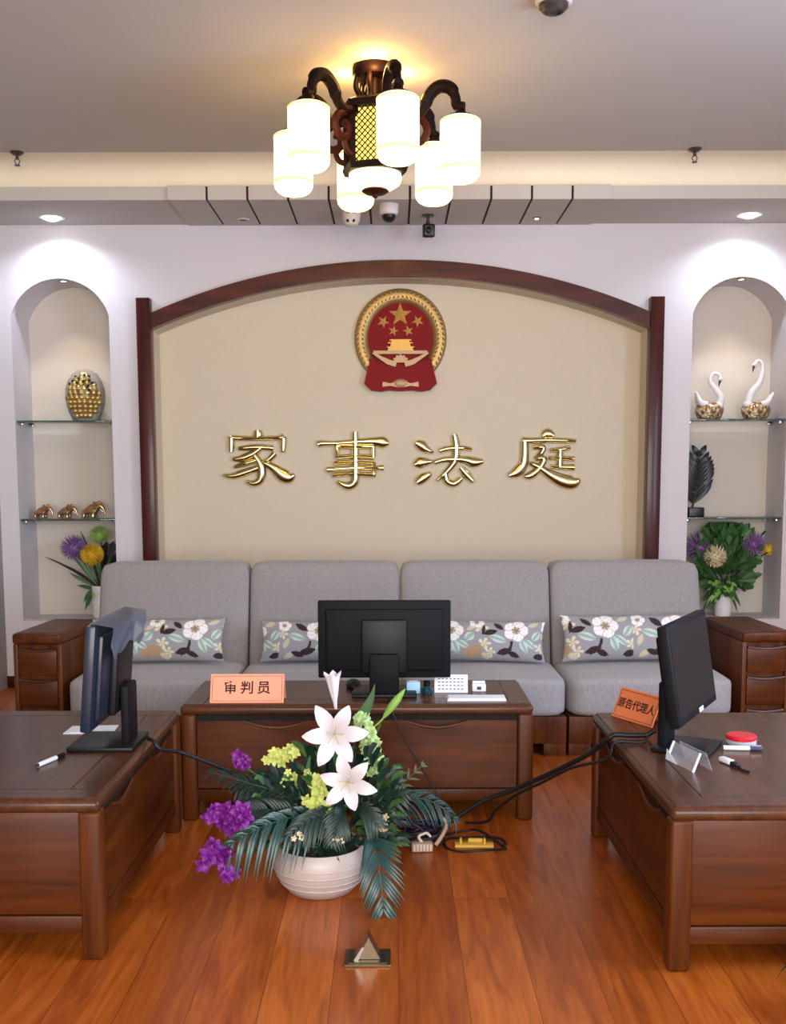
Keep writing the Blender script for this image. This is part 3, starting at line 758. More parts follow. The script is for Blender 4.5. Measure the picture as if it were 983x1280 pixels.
# ------------------------------------------------------------------ furniture: drawer tables
def make_desk(L, D, label, loc, rz, ndraw=2, group='low drawer tables'):
    """drawers face local -Y; local origin at the centre of the footprint"""
    t = thing('drawer_table', label, 'table', loc, rz, group)
    x0, x1, y0, y1 = -L / 2, L / 2, -D / 2, D / 2; h = .43; tt = .04
    b = bmesh.new(); bx(b, x0, x1, y0, y1, h - tt, h - .003, .016, 4)
    bw = .085
    g = .0012
    bx(b, x0 + .012, x0 + bw - g, y0 + .012, y1 - .012, h - .01, h, .0015, 1); bx(b, x1 - bw + g, x1 - .012, y0 + .012, y1 - .012, h - .01, h, .0015, 1)
    bx(b, x0 + bw + g, x1 - bw - g, y0 + .012, y0 + .012 + bw - g, h - .01, h, .0015, 1)
    bx(b, x0 + bw + g, x1 - bw - g, y0 + .012 + bw + g, y1 - .012, h - .01, h, .0015, 1)
    finish(b, 'tabletop', M['wood_top'], t)
    lw = .056
    for sx in (-1, 1):
        for sy in (-1, 1):
            cx = x0 + lw / 2 if sx < 0 else x1 - lw / 2; cy = y0 + lw / 2 if sy < 0 else y1 - lw / 2
            b = bmesh.new(); bx(b, cx - lw / 2, cx + lw / 2, cy - lw / 2, cy + lw / 2, 0, h - tt + .004, .009, 3); finish(b, 'leg', M['wood_z'], t)
    zb, zt = .068, h - tt
    b = bmesh.new(); bx(b, x0 + lw - .005, x1 - lw + .005, y0 + .03, y1 - .022, zb + .045, zt); finish(b, 'carcass', M['wood_dk'], t)
    for ya, yb in ((y0 + .012, y0 + .034), (y1 - .034, y1 - .012)):
        b = bmesh.new(); bx(b, x0 + lw - .004, x1 - lw + .004, ya, yb, zb, zb + .045, .003); finish(b, 'rail', M['wood'], t)
    for sx in (-1, 1):
        xe = x0 if sx < 0 else x1
        b = bmesh.new(); xa, xb = sorted((xe - sx * .014, xe - sx * .036)); bx(b, xa, xb, y0 + lw - .004, y1 - lw + .004, zb + .05, zt, .002); bx(b, xa - .002, xb + .002, y0 + lw - .004, y1 - lw + .004, zb, zb + .046, .004)
        finish(b, 'end_panel', M['wood_y'], t)
    dz0, dz1 = zb + .052, zt - .022; dw = (x1 - x0 - 2 * lw) / ndraw
    for i in range(ndraw):
        xa = x0 + lw + i * dw + .003; xb = xa + dw - .006
        b = bmesh.new()
        # drawer front with a lens shaped finger pull scooped from its upper edge
        hw = min(.12, dw * .28); cx = (xa + xb) / 2; n = 16
        top = [(xa, dz1), (cx - hw, dz1)] + [(cx - hw + 2 * hw * k / n, dz1 - .022 * math.sin(PI * k / n)) for k in range(1, n)] + [(cx + hw, dz1), (xb, dz1)]
        prism(b, top + [(xb, dz0), (xa, dz0)], .018, Matrix.Translation((0, y0 + .014, 0)))
        dr = finish(b, 'drawer', M['wood'], t, angle=25)
        b = bmesh.new()
        tube(b, [(cx - hw + 2 * hw * k / n, y0 + .016, dz1 - .026 * math.sin(PI * k / n) - .001) for k in range(n + 1)], [.003 + .004 * math.sin(PI * k / n) for k in range(n + 1)], 8)
        finish(b, 'finger_pull', M['wood_top'], dr)
    b = bmesh.new(); bx(b, x0 + lw, x1 - lw, y0 + .02, y0 + .03, zt - .022, zt); finish(b, 'gap_shade', M['black_gap'], t)  # near-black strip painted as the shade below the tabletop
    return t
DH = .43
make_desk(1.275, .46, 'long dark wood drawer table in the centre, carrying the monitor turned backwards', (-.132, 3.67 + .23, 0), 0)
make_desk(1.02, .70, 'dark wood drawer table on the left, with a lone pen on it', (-.752 - .35, 2.575 + .51, 0), R(90))
make_desk(1.04, .70, 'dark wood drawer table on the right, with the red capped pot on it', (.69 + .35, 2.5 + .52, 0), R(-90))

# ------------------------------------------------------------------ side cabinets
def make_side(label, loc, rz):
    t = thing('side_cabinet', label, 'side cabinet', loc, rz, 'drawer cabinets at the sofa ends')
    w, d, h = .226, .5, .55
    b = bmesh.new(); bx(b, -w / 2, w / 2, 0, d, h - .05, h, .014, 4)
    bx(b, -w / 2 + .02, w / 2 - .02, .02, d - .02, h - .002, h + .0015); finish(b, 'top', M['wood_y'], t)
    b = bmesh.new()
    bx(b, -w / 2 + .003, -w / 2 + .023, .006, d - .005, 0, h - .048, .003); bx(b, w / 2 - .023, w / 2 - .003, .006, d - .005, 0, h - .048, .003)
    bx(b, -w / 2 + .02, w / 2 - .02, .03, d - .01, .05, h - .05); finish(b, 'carcass', M['wood_z'], t)
    for z0, z1 in ((.065, .2), (.215, .35), (.365, .488)):
        b = bmesh.new(); bx(b, -w / 2 + .025, w / 2 - .025, .004, .03, z0, z1 - .012, .004); dr = finish(b, 'drawer', M['wood'], t)
        b = bmesh.new(); n = 10
        tube(b, [(-.086 + .172 * k / n, .006, z1 - .01 - .008 * math.sin(PI * k / n)) for k in range(n + 1)], .006, 8); finish(b, 'drawer_lip', M['wood_top'], dr)
    return t
make_side('small dark wood cabinet at the left end of the sofa', (-1.594, 4.59, 0), R(-3))
make_side('small dark wood cabinet at the right end of the sofa', (1.68, 4.61, 0), R(3))

# ------------------------------------------------------------------ sofa sections
SW = .745
def section(label, x):
    t = thing('sofa_section', label, 'sofa', (x, 4.53, 0), 0, 'grey sofa sections')
    w = SW / 2 - .006
    b = bmesh.new(); bx(b, -w, w, .012, .72, .055, .178, .003)
    for sx in (-1, 1): bx(b, sx * (w - .05) - .05, sx * (w - .05) + .05, .016, .1, 0, .06, .003); bx(b, sx * (w - .05) - .05, sx * (w - .05) + .05, .62, .7, 0, .06, .003)
    finish(b, 'base', M['wood_z'], t)
    bb = bmesh.new(); bmesh.ops.create_cube(bb, size=1); bmesh.ops.subdivide_edges(bb, edges=bb.edges[:], cuts=10, use_grid_fill=True)
    a, c, e = w, .26, .086
    for v in bb.verts:
        q = Vector((v.co.x * 2, v.co.y * 2, v.co.z * 2)); p = 11
        nrm = (abs(q.x) ** p + abs(q.y) ** p + abs(q.z) ** p) ** (1 / p); q /= nrm
        z = q.z * e
        if q.z > 0: z += .016 * max(0, 1 - q.x ** 2) * max(0, 1 - .6 * q.y ** 2)
        v.co = (q.x * a, .27 + q.y * c * 1.05, .262 + z)
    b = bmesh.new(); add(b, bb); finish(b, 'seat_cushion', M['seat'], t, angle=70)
    bb = bmesh.new(); bmesh.ops.create_cube(bb, size=1); bmesh.ops.subdivide_edges(bb, edges=bb.edges[:], cuts=12, use_grid_fill=True)
    for v in bb.verts:
        q = Vector((v.co.x * 2, v.co.y * 2, v.co.z * 2)); p = 15
        nrm = (abs(q.x) ** p + abs(q.y) ** p + abs(q.z) ** p) ** (1 / p); q /= nrm
        y = q.y * .085
        if q.y < 0: y -= .018 * (1 - q.x ** 2) * (1 - q.z ** 2)
        z = q.z * .305
        v.co = (q.x * (w + .002 * (q.z + 1)), .54 + y + .27 * (z + .305), .515 + z)
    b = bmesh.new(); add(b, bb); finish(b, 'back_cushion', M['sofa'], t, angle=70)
    return t
SX = [-1.457 + SW * (i + .5) for i in range(4)]
for x, l in zip(SX, ('grey sofa section at the far left, beside the left monitor', 'grey sofa section second from left, partly behind the central monitor',
                     'grey sofa section third from left, right of the central monitor', 'grey sofa section at the far right, beside the right monitor')):
    section(l, x)

# printed cushions
BG = (150, 148, 150)
def pillow_color(u, v, ph):
    """u 0..1 along, v 0..1 up: pale blossoms with dark and mint leaves on grey"""
    def inell(cx, cy, a, bb, ang):
        dx, dy = (u - cx) * 2.85, (v - cy); ca, sa = math.cos(ang), math.sin(ang)
        x, y = dx * ca + dy * sa, -dx * sa + dy * ca
        # leaf shape
        if abs(x) > a: return False
        return abs(y) < bb * (1 - (x / a) ** 2)
    def flower(cx, cy, r):
        dx, dy = (u - cx) * 2.85, v - cy; d = math.hypot(dx, dy); th = math.atan2(dy, dx)
        rr = r * (.85 + .17 * abs(math.cos(2.5 * th)))
        if d < r * .2: return (150, 128, 96)
        if d < r * .36: return (196, 188, 170) if math.sin(th * 6) > -.3 else (140, 126, 104)
        if d < rr: return (236, 233, 226) if abs(math.cos(2.5 * th)) > .16 and math.sin(th * 11 + d * 40) > -.93 else (200, 196, 188)
        return None
    u = (u + ph) % 1.0
    for cx, cy, r in ((.30, .70, .27), (.80, .72, .27), (.50, .93, .16), (.04, .85, .15)):
        c = flower(cx, cy, r)
        if c: return c
    dk = (58, 44, 42); mint = (168, 190, 178); cream = (196, 186, 158); tan = (170, 140, 108)
    for e in ((.17, .80, .17, .075, -.7), (.60, .66, .17, .07, .25), (.665, .82, .14, .06, -.7), (.215, .2, .2, .08, .25), (.14, .14, .15, .06, -.35), (.71, .2, .18, .075, .3), (.775, .14, .15, .06, -.4), (.97, .12, .13, .07, .2), (.55, .72, .14, .04, 1.4)):
        if inell(*e): return dk
    for e in ((.13, .55, .22, .085, -.35), (.335, .3, .2, .08, -1.2), (.39, .36, .18, .07, -.6), (.30, .28, .15, .06, 1.2), (.66, .5, .22, .085, -.35), (.86, .34, .2, .08, -1.2), (.91, .4, .18, .07, -.7), (.96, .6, .16, .08, 1.0), (.44, .55, .15, .1, .8)):
        if inell(*e):
            cx, cy, a, bb, an = e; dx, dy = (u - cx) * 2.85, v - cy
            y = -dx * math.sin(an) + dy * math.cos(an)
            return (132, 158, 146) if abs(y) < .012 else mint if abs(y) < bb * .55 else (200, 210, 196)
    for e in ((.47, .22, .2, .12, .1), (.51, .2, .16, .1, 1.2), (.43, .18, .16, .1, -1.0)):
        if inell(*e): return tan
    for e in ((.08, .12, .14, .06, .5), (.57, .1, .12, .06, -.5), (.46, .78, .14, .06, .6), (.05, .4, .14, .06, 1.2), (.93, .88, .13, .06, .4)):
        if inell(*e): return cream
    for cx, cy, r in ((.555, .38, .15), (.60, .18, .12), (.535, .78, .16), (.02, .62, .13), (.985, .32, .12)):
        dx, dy = (u - cx) * 2.85, v - cy; d = math.hypot(dx, dy); th = math.atan2(dy, dx)
        if d < r * (.8 + .2 * math.cos(5 * th)): return (214, 206, 182) if math.sin(5 * th + 14 * d) > -.2 else (176, 160, 128)
    # dark stems
    for cx, cy, r0, a0, a1 in ((.13, .42, .3, -1.3, .1), (.66, .42, .3, -1.3, .1)):
        dx, dy = (u - cx) * 2.85, v - cy; d = math.hypot(dx, dy); th = math.atan2(dy, dx)
        if abs(d - r0) < .03 and a0 < th < a1: return dk
    return BG
def make_pillow(label, loc, w, h, rx, rz, ph, ry=0):
    b = bmesh.new(); nu, nv = 220, 84; t = .062; hw, hh = w / 2, h / 2
    cl = b.loops.layers.float_color.new('print')
    vs = {}
    for side in (-1, 1):
        nu2, nv2 = (nu, nv)
        g = []
        for j in range(nv2 + 1):
            row = []
            for i in range(nu2 + 1):
                u, v = -1 + 2 * i / nu2, -1 + 2 * j / nv2
                edge = i in (0, nu2) or j in (0, nv2)
                if edge and (i, j) in vs: row.append(vs[(i, j)]); continue
                th = max(0, (1 - abs(u) ** 3.2)) ** .55 * max(0, (1 - abs(v) ** 2.6)) ** .6
                x = u * hw * (1 - .05 * (1 - abs(v) ** 2)); z = v * hh * (1 - .10 * (1 - u * u) ** 1 * 0 - .06 * (1 - abs(u) ** 4))
                wr = .0016 * math.sin(u * 21 + v * 3) * (abs(v) ** 3)
                vv = b.verts.new((x, side * (t * th) + wr, z + hh)); row.append(vv)
                if edge: vs[(i, j)] = vv
            g.append(row)
        for j in range(nv2):
            for i in range(nu2):
                q = (g[j][i], g[j][i + 1], g[j + 1][i + 1], g[j + 1][i])
                f = b.faces.new(q if side < 0 else q[::-1])
                for lp, (ii, jj) in zip(f.loops, ((i, j), (i + 1, j), (i + 1, j + 1), (i, j + 1)) if side < 0 else ((i, j + 1), (i + 1, j + 1), (i + 1, j), (i, j))):
                    lp[cl] = lin(pillow_color(ii / nu2 if side < 0 else 1 - ii / nu2, jj / nv2, ph))
    me = bpy.data.meshes.new('printed_pillow'); b.to_mesh(me); b.free(); me.materials.append(M['pillow'])
    me.polygons.foreach_set('use_smooth', [True] * len(me.polygons))
    o = bpy.data.objects.new('printed_pillow', me); COL.objects.link(o)
    o.location = loc; o.rotation_euler = (rx, ry, rz)
    return tag(o, label, 'pillow', 'floral pillows')
PY = 4.865
make_pillow('floral lumbar pillow on the left sofa section, behind the left monitor', (-1.12, PY, .368), .64, .215, R(-20), 0, 0, R(-.5))
make_pillow('floral lumbar pillow half hidden behind the left side of the central monitor', (-.315, PY, .368), .64, .205, R(-20), 0, .86)
make_pillow('floral lumbar pillow peeking out right of the central monitor', (.405, PY, .368), .64, .205, R(-20), 0, .02, R(1.5))
make_pillow('floral lumbar pillow on the right sofa section, crossed by the right monitor', (1.135, PY, .369), .67, .23, R(-20), R(-2), .5, R(-1))

# ------------------------------------------------------------------ monitors
def make_monitor(label, loc, rz, w, h, zb, off=0, sheen_sheet=False, tilt=0, base=(.24, .2), logo=False, mountw=.17):
    """screen faces local -Y"""
    t = thing('monitor', label, 'monitor', loc, rz, 'black desktop monitors')
    rot = Matrix.Translation((0, 0, zb + h / 2)) @ Matrix.Rotation(tilt, 4, 'X') @ Matrix.Translation((0, 0, -zb - h / 2))
    b = bmesh.new(); bx(b, -w / 2, w / 2, -.018, .012, zb, zb + h, .005, 2); bx(b, -w / 2 + .03, w / 2 - .03, .01, .028, zb + .03, zb + h - .03, .008, 2); b.transform(rot)
    hs = finish(b, 'housing', M['bluepl'] if sheen_sheet else M['blackpl'], t)
    b = bmesh.new(); bx(b, -w / 2 + .014, w / 2 - .014, -.0192, -.016, zb + .022, zb + h - .014); b.transform(rot); finish(b, 'screen', M['screen'], t)
    b = bmesh.new(); bx(b, -mountw / 2, mountw / 2, .026, .05, zb + h * .08, zb + h * .77, .008, 2); b.transform(rot); finish(b, 'mount_cover', M['greypl'], t)
    b = bmesh.new(); bx(b, -.055, .055, .045, .07, .012, zb + h * .34, .006, 2); finish(b, 'stand_neck', M['blackpl'], t)
    b = bmesh.new(); bx(b, -base[0] / 2, base[0] / 2, -base[1] * .6, base[1] * .4 + .02, 0, .014, .005, 2); finish(b, 'stand_base', M['greypl'], t)
    if logo:
        b = bmesh.new(); bx(b, .0, .045, -.0205, -.0185, zb + .004, zb + .018, .001); b.transform(rot); finish(b, 'badge', M['white'], t)
    return t
make_monitor('black monitor in the centre seen from behind, showing its square stand mount', (-.033, 3.86, DH), R(180), .497, .292, .062, base=(.24, .17))
make_monitor('black monitor on the left table seen nearly edge on, back towards the aisle', (-.868, 3.13, DH), R(-90), .43, .31, .085, sheen_sheet=True, base=(.21, .18), mountw=.19, tilt=R(-5))
make_monitor('black monitor on the right table with its dark screen turned outward', (.878, 3.06, DH), R(60), .445, .29, .105, tilt=R(-9), base=(.19, .15), logo=True)
# added grey sheet standing for the reflection on the left monitor's upper back
b = bmesh.new(); n = 26; rows = []
for j in range(9):
    row = []
    for i in range(n + 1):
        u = i / n; y = 2.93 + .40 * u
        drop = (.095 + .012 * math.sin(u * 9) + .007 * math.sin(u * 23)) * j / 8
        bulge = .012 + .006 * math.sin(u * 11 + j) * j / 8
        if j == 0: row.append(b.verts.new((-.866, y, DH + .398 + .003)))
        else: row.append(b.verts.new((-.868 + .046 + (.155 - drop) * .088 + bulge, y, DH + .4 - drop)))
    rows.append(row)
for a, c in zip(rows, rows[1:]):
    for i in range(n): b.faces.new((a[i], a[i + 1], c[i + 1], c[i]))
bmesh.ops.solidify(b, geom=b.faces[:], thickness=.001)
o = finish(b, 'reflection_sheet', M['sheen_sheet'], angle=60); tag(o, 'grey sheet standing for the reflection along the top of the left monitor', 'plastic film')

# ------------------------------------------------------------------ name plates
def plate(label, loc, rz, w, h, text, size, m, tilt=22, spacing=1.7):
    t = thing('name_plate', label, 'name plate', loc, rz, 'orange name plates')
    b = bmesh.new(); tl = R(tilt); dp = h * math.sin(tl)
    rot = Matrix.Rotation(-tl, 4, 'X')
    bx(b, -w / 2, w / 2, -.002, .002, 0, h, .001, 1); b.transform(rot)
    bb = bmesh.new(); bx(bb, -w / 2, w / 2, -.002, .002, 0, h, .001, 1); add(b, bb, Matrix.Translation((0, 2 * dp + .004, 0)) @ Matrix.Rotation(tl, 4, 'X'))
    finish(b, 'card', m, t)
    b = bmesh.new()
    e = .007
    for x0, x1, z0, z1 in ((-w / 2 + e, w / 2 - e, e, e + .0012), (-w / 2 + e, w / 2 - e, h - e - .0012, h - e), (-w / 2 + e, -w / 2 + e + .0012, e, h - e), (w / 2 - e - .0012, w / 2 - e, e, h - e)):
        bx(b, x0, x1, -.0026, -.0018, z0, z1)
    b.transform(rot); finish(b, 'border_line', M['blackink'], t, smooth=False)
    b = text_bm(text, size, .0004, spacing)
    b.transform(rot @ Matrix.Translation((0, -.0026, h * .5)) @ Matrix.Rotation(R(90), 4, 'X'))
    finish(b, 'lettering', M['blackink'], t, smooth=False)
    return t
p = atZ(308.5, 877, DH)
plate('salmon name plate with three black characters on the central table', (p.x, 3.70, DH), 0, .268, .106, '审判员', .05, M['orange'], spacing=1.42)
plate('tilted orange name plate with five small characters on the right table', (.793, 3.395, DH), R(-62), .2, .105, '原告代理人', .036, M['orange2'], tilt=24, spacing=1.0)

# ------------------------------------------------------------------ things on the central table
p = atZ(595, 876, DH)
b = bmesh.new()
for k in range(5): box(b, (.002 * math.sin(k * 2), 0, .0012 + k * .0022), (.215 - .002 * k, .062, .002), 0, 1, (0, 0, R(1.5 * math.sin(k * 3))))
o = finish(b, 'paper_stack', M['paper'], smooth=False); o.location = (p.x, p.y + .02, DH); tag(o, 'stack of white paper sheets lying at the front of the central table', 'paper')
p = atZ(564, 868, DH)
t = thing('calendar_stand', 'small white printed desk card standing behind the paper stack', 'desk card', (p.x, p.y + .03, DH), R(-2))
b = bmesh.new(); m = Matrix.Rotation(R(-18), 4, 'X'); bx(b, -.063, .063, -.001, .001, 0, .068); b.transform(m)
bb = bmesh.new(); bx(bb, -.063, .063, -.001, .001, 0, .068); add(b, bb, Matrix.Translation((0, .043, 0)) @ Matrix.Rotation(R(18), 4, 'X')); finish(b, 'card', M['paper'], t, smooth=False)
b = bmesh.new()
for r_ in range(4):
    for c_ in range(7): bx(b, -.05 + c_ * .0145, -.041 + c_ * .0145, -.0016, -.0009, .012 + r_ * .013, .0155 + r_ * .013)
b.transform(m); finish(b, 'print', M['ink'], t, smooth=False)
p = atZ(598, 864, DH)
t = thing('card_holder', 'small white box standing behind the paper stack', 'box', (p.x, p.y, DH))
b = bmesh.new(); bx(b, -.026, .026, -.015, .015, 0, .03, .003); bx(b, -.024, .024, .004, .014, .028, .038, .002); finish(b, 'body', M['white'], t)
b = bmesh.new(); bx(b, -.008, .008, -.0158, -.0145, .008, .02); finish(b, 'label_mark', M['ink'], t, smooth=False)
p = atZ(516, 866, DH)
t = thing('tissue_box', 'pale blue box beside the stand of the central monitor', 'box', (p.x, p.y, DH))
b = bmesh.new(); bx(b, -.026, .026, -.02, .02, 0, .045, .004); finish(b, 'body', M['cyan'], t)
b = bmesh.new(); bx(b, -.016, .016, -.012, .012, .0445, .0465, .001); finish(b, 'lid', M['white'], t)
p = atZ(533, 867, DH)
t = thing('ink_bottle', 'dark teal round ink bottle beside the pale blue box', 'bottle', (p.x, p.y, DH))
b = bmesh.new(); lathe(b, [(0, 0), (.02, 0), (.023, .006), (.022, .02), (.012, .028), (.01, .032), (0, .032)], seg=24); finish(b, 'bottle_body', M['teal'], t)
b = bmesh.new(); lathe(b, [(0, .03), (.013, .03), (.013, .046), (.009, .05), (0, .05)], seg=20); finish(b, 'cap', M['blackpl'], t)
t = thing('computer_mouse', 'dark computer mouse half hidden behind the white lily', 'mouse', (-.155, 3.98, DH))
b = bmesh.new(); blob(b, (0, 0, .012), (.03, .05, .02), 18); finish(b, 'shell', M['greypl'], t)
b = bmesh.new(); cyl(b, (0, -.03, .02), .006, .008, 12); finish(b, 'wheel', M['blackpl'], t)

# ------------------------------------------------------------------ things on the left table
def pen(name, label, p, ang, L, r, m1, m2, z=DH):
    t = thing(name, label, 'pen', (p[0], p[1], z + r), ang)
    b = bmesh.new(); tube(b, [(-L / 2, 0, 0), (L * .15, 0, 0)], r, 10); finish(b, 'barrel', m1, t)
    b = bmesh.new(); tube(b, [(L * .14, 0, 0), (L * .42, 0, 0), (L * .46, 0, 0)], [r * 1.05, r * 1.05, r * .6], 10); finish(b, 'cap', m2, t)
    b = bmesh.new(); box(b, (L * .3, 0, r * 1.2), (L * .25, r * .6, r * .4), .0005, 1); finish(b, 'clip', M['chrome'], t)
    b = bmesh.new(); tube(b, [(-L / 2, 0, 0), (-L * .55, 0, 0), (-L * .58, 0, 0)], [r * .9, r * .5, r * .2], 10); finish(b, 'tip', m2, t)
    return t
pen('ballpoint_pen', 'lone dark and white pen lying on the left table', (-.985, 2.93), R(72), .13, .0065, M['white'], M['device'])
b = bmesh.new(); bx(b, -.075, .075, -.05, .05, 0, .002); box(b, (.01, .004, .003), (.14, .09, .0015), 0, 1, (0, 0, .1))
o = finish(b, 'note_paper', M['paper'], smooth=False); o.location = (-.98, 3.3, DH); tag(o, 'white paper behind the foot of the left monitor', 'paper')

# ------------------------------------------------------------------ things on the right table
p = Vector((1.06, 3.10, DH))
t = thing('ink_pad', 'round clear pot with a bright red lid on the right table', 'ink pad', p)
b = bmesh.new(); lathe(b, [(0, 0), (.042, 0), (.045, .004), (.045, .016), (.042, .018), (0, .018)], seg=32); finish(b, 'dish', M['clear'], t)
b = bmesh.new(); lathe(b, [(0, .018), (.044, .018), (.046, .021), (.046, .027), (.042, .031), (0, .031)], seg=32); finish(b, 'lid', M['redcap'], t)
pen('marker_pen', 'white marker pen lying in front of the red lidded pot', (1.045, 3.03), R(-6), .12, .007, M['white'], M['ink'])
t = thing('usb_plug', 'small black and white cable plug lying near the front of the right table', 'plug', (.955, 2.87, DH), R(110))
b = bmesh.new(); box(b, (.02, 0, .009), (.05, .022, .014), .005, 3); finish(b, 'plug_body', M['white'], t)
b = bmesh.new(); box(b, (-.018, 0, .008), (.03, .017, .012), .003, 2); tube(b, smooth_path([(-.03, 0, .006), (-.06, .01, .004), (-.085, .004, .004)], 5), .0035, 8); finish(b, 'lead', M['cable'], t)
t = thing('acrylic_sign', 'clear folded acrylic sign with a white slip, standing before the right monitor', 'acrylic stand', (.838, 2.875, DH), R(-75))
b = bmesh.new(); bx(b, -.07, .07, -.0015, .0015, 0, .056, .0008, 1); b.transform(Matrix.Translation((0, -.03, 0)) @ Matrix.Rotation(R(-22), 4, 'X'))
bb = bmesh.new(); bx(bb, -.07, .07, -.0015, .0015, 0, .056, .0008, 1); add(b, bb, Matrix.Translation((0, .03, 0)) @ Matrix.Rotation(R(22), 4, 'X')); finish(b, 'panel', mat('acrylic', (235, 235, 240), .05, alpha=.18), t)
b = bmesh.new()
b.free()
for s in (-1, 1):
    b = bmesh.new(); bb = bmesh.new(); bx(bb, s * .07 - .002, s * .07 + .002, -.003, .003, 0, .057); add(b, bb, Matrix.Translation((0, -.03, 0)) @ Matrix.Rotation(R(-22), 4, 'X'))
    finish(b, 'edge', M['paper'], t, smooth=False)
b = bmesh.new(); prism(b, [(-.068, .002), (-.005, .002), (-.062, .034)], .001, Matrix.Translation((0, -.036, 0))); finish(b, 'paper_slip', M['paper'], t, smooth=False)

# ------------------------------------------------------------------ cables
def cable(label, pts, r, m=M['cable'], name='cable', n=8):
    b = bmesh.new(); tube(b, smooth_path(pts, n), r, 8); o = finish(b, name, m, angle=80)
    return tag(o, label, 'cable')
cable('dark cable running from the left monitor over the table edge towards the flowers', [(-.765, 3.17, DH + .012), (-.757, 3.15, DH + .01), (-.738, 3.13, DH + .007), (-.715, 3.13, DH - .02), atY(225, 940, 3.2), atY(270, 957, 3.25), atY(330, 985, 3.35), (-.2, 3.42, .05), (.0, 3.38, .008)], .0065)
cable('thick dark cable hanging from the right monitor across the gap to the floor', [(.81, 3.16, DH + .03), (.785, 3.165, DH + .014), (.73, 3.17, DH + .012), (.69, 3.175, DH + .012), (.668, 3.18, DH - .005), atY(735, 943, 3.25), atY(690, 966, 3.35), atY(640, 988, 3.45), atY(600, 1003, 3.5), (.2, 3.52, .05), (.1, 3.5, .01)], .0085)
cable('thinner dark cable beside the thick one on the right table', [(.775, 3.09, DH + .03), (.76, 3.095, DH + .01), (.73, 3.1, DH + .008), (.695, 3.105, DH + .009), (.672, 3.11, DH - .002), (.655, 3.12, DH - .05), atY(715, 960, 3.2), atY(680, 977, 3.3), atY(645, 994, 3.4), (.36, 3.52, .09), (.33, 3.57, .03), (.26, 3.62, .008)], .005)
cable('thin black cable drooping behind the lilies down the front of the central table', [(-.02, 3.73, DH + .007), (-.01, 3.665, DH + .006), (.0, 3.64, DH - .03), (.06, 3.62, .28), (.15, 3.6, .13), (.2, 3.54, .01)], .003)
# tangle on the floor
b = bmesh.new()
rnd = random.Random(3)
pts = []
for k in range(46):
    a = k * .9; rr = .045 + .035 * rnd.random()
    pts.append((.09 + 1.15 * rr * math.cos(a), 3.44 + .8 * rr * math.sin(a), .012 + .075 * rnd.random() * (1 - abs(k - 23) / 40)))
tube(b, smooth_path(pts, 5), .0065, 7); o = finish(b, 'cable_bundle', M['navy'], angle=80); tag(o, 'tangled bundle of dark cables on the floor behind the flower bowl', 'cable bundle')
t = thing('power_adapter', 'beige ribbed power adapter on the floor in front of the cable tangle', 'adapter', (.095, 3.365, 0), R(4))
b = bmesh.new(); bx(b, -.036, .036, -.02, .02, 0, .03, .006, 2); finish(b, 'body', M['beigepl'], t)
b = bmesh.new()
for k in range(6): bx(b, -.03 + k * .011, -.025 + k * .011, -.0222, -.019, .005, .026, .001, 1)
finish(b, 'ribs', M['offwhite'], t)
b = bmesh.new(); tube(b, smooth_path([(0, 0, .028), (-.01, .01, .045), (.015, .015, .055), (.03, .02, .04)], 5), .005, 8); finish(b, 'lead', M['offwhite'], t)
cable('pale cable end lying right of the dark cable tangle', [(.14, 3.36, .02), (.165, 3.38, .05), (.18, 3.42, .075), (.16, 3.44, .09)], .007, M['beigepl'])
t = thing('plug_strip', 'flat mustard yellow plastic strip on the floor inside a loop of cable', 'plastic strip', (.272, 3.40, 0), R(-2))
b = bmesh.new(); bx(b, -.066, .066, -.02, .02, 0, .012, .004, 2); finish(b, 'strip', M['yellowpl'], t)
b = bmesh.new()
for x in (-.045, .035): bx(b, x - .004, x + .004, -.008, .008, .01, .03, .002, 1)
bx(b, -.02, .03, .012, .018, .01, .024, .002, 1); finish(b, 'prong', M['yellowpl'], t)
lp = [(.275 + .105 * math.cos(a * PI / 9), 3.41 + .075 * math.sin(a * PI / 9), .006 + .004 * math.sin(a)) for a in range(18)]
cable('black cable coiled in a flat loop around the yellow strip on the floor', lp + [(.3, 3.5, .02), (.25, 3.53, .01), (.18, 3.5, .008)], .0045)
# floor socket
t = thing('floor_socket', 'metal pop up floor socket with raised lid in the plank floor', 'floor socket', (-.068, 2.575, 0))
b = bmesh.new(); bx(b, -.06, .06, -.042, .052, 0, .006, .002, 1); finish(b, 'plate', M['steel'], t)
b = bmesh.new(); bx(b, -.05, .05, -.034, .044, .0055, .009, .001, 1); finish(b, 'cover', mat('dark_brass', (90, 84, 66), .3, metal=.9), t)
b = bmesh.new(); prism(b, [(-.036, 0), (.034, 0), (.018, .03), (.002, .062), (-.012, .034)], .05, Matrix.Translation((0, -.018, .008)), bev=.002); finish(b, 'raised_lid', M['steel'], t, angle=15)
b = bmesh.new(); prism(b, [(-.036, 0), (-.024, 0), (-.008, .036), (-.014, .036)], -.003, Matrix.Translation((0, -.019, .008))); finish(b, 'lid_edge', M['chrome'], t, angle=15)

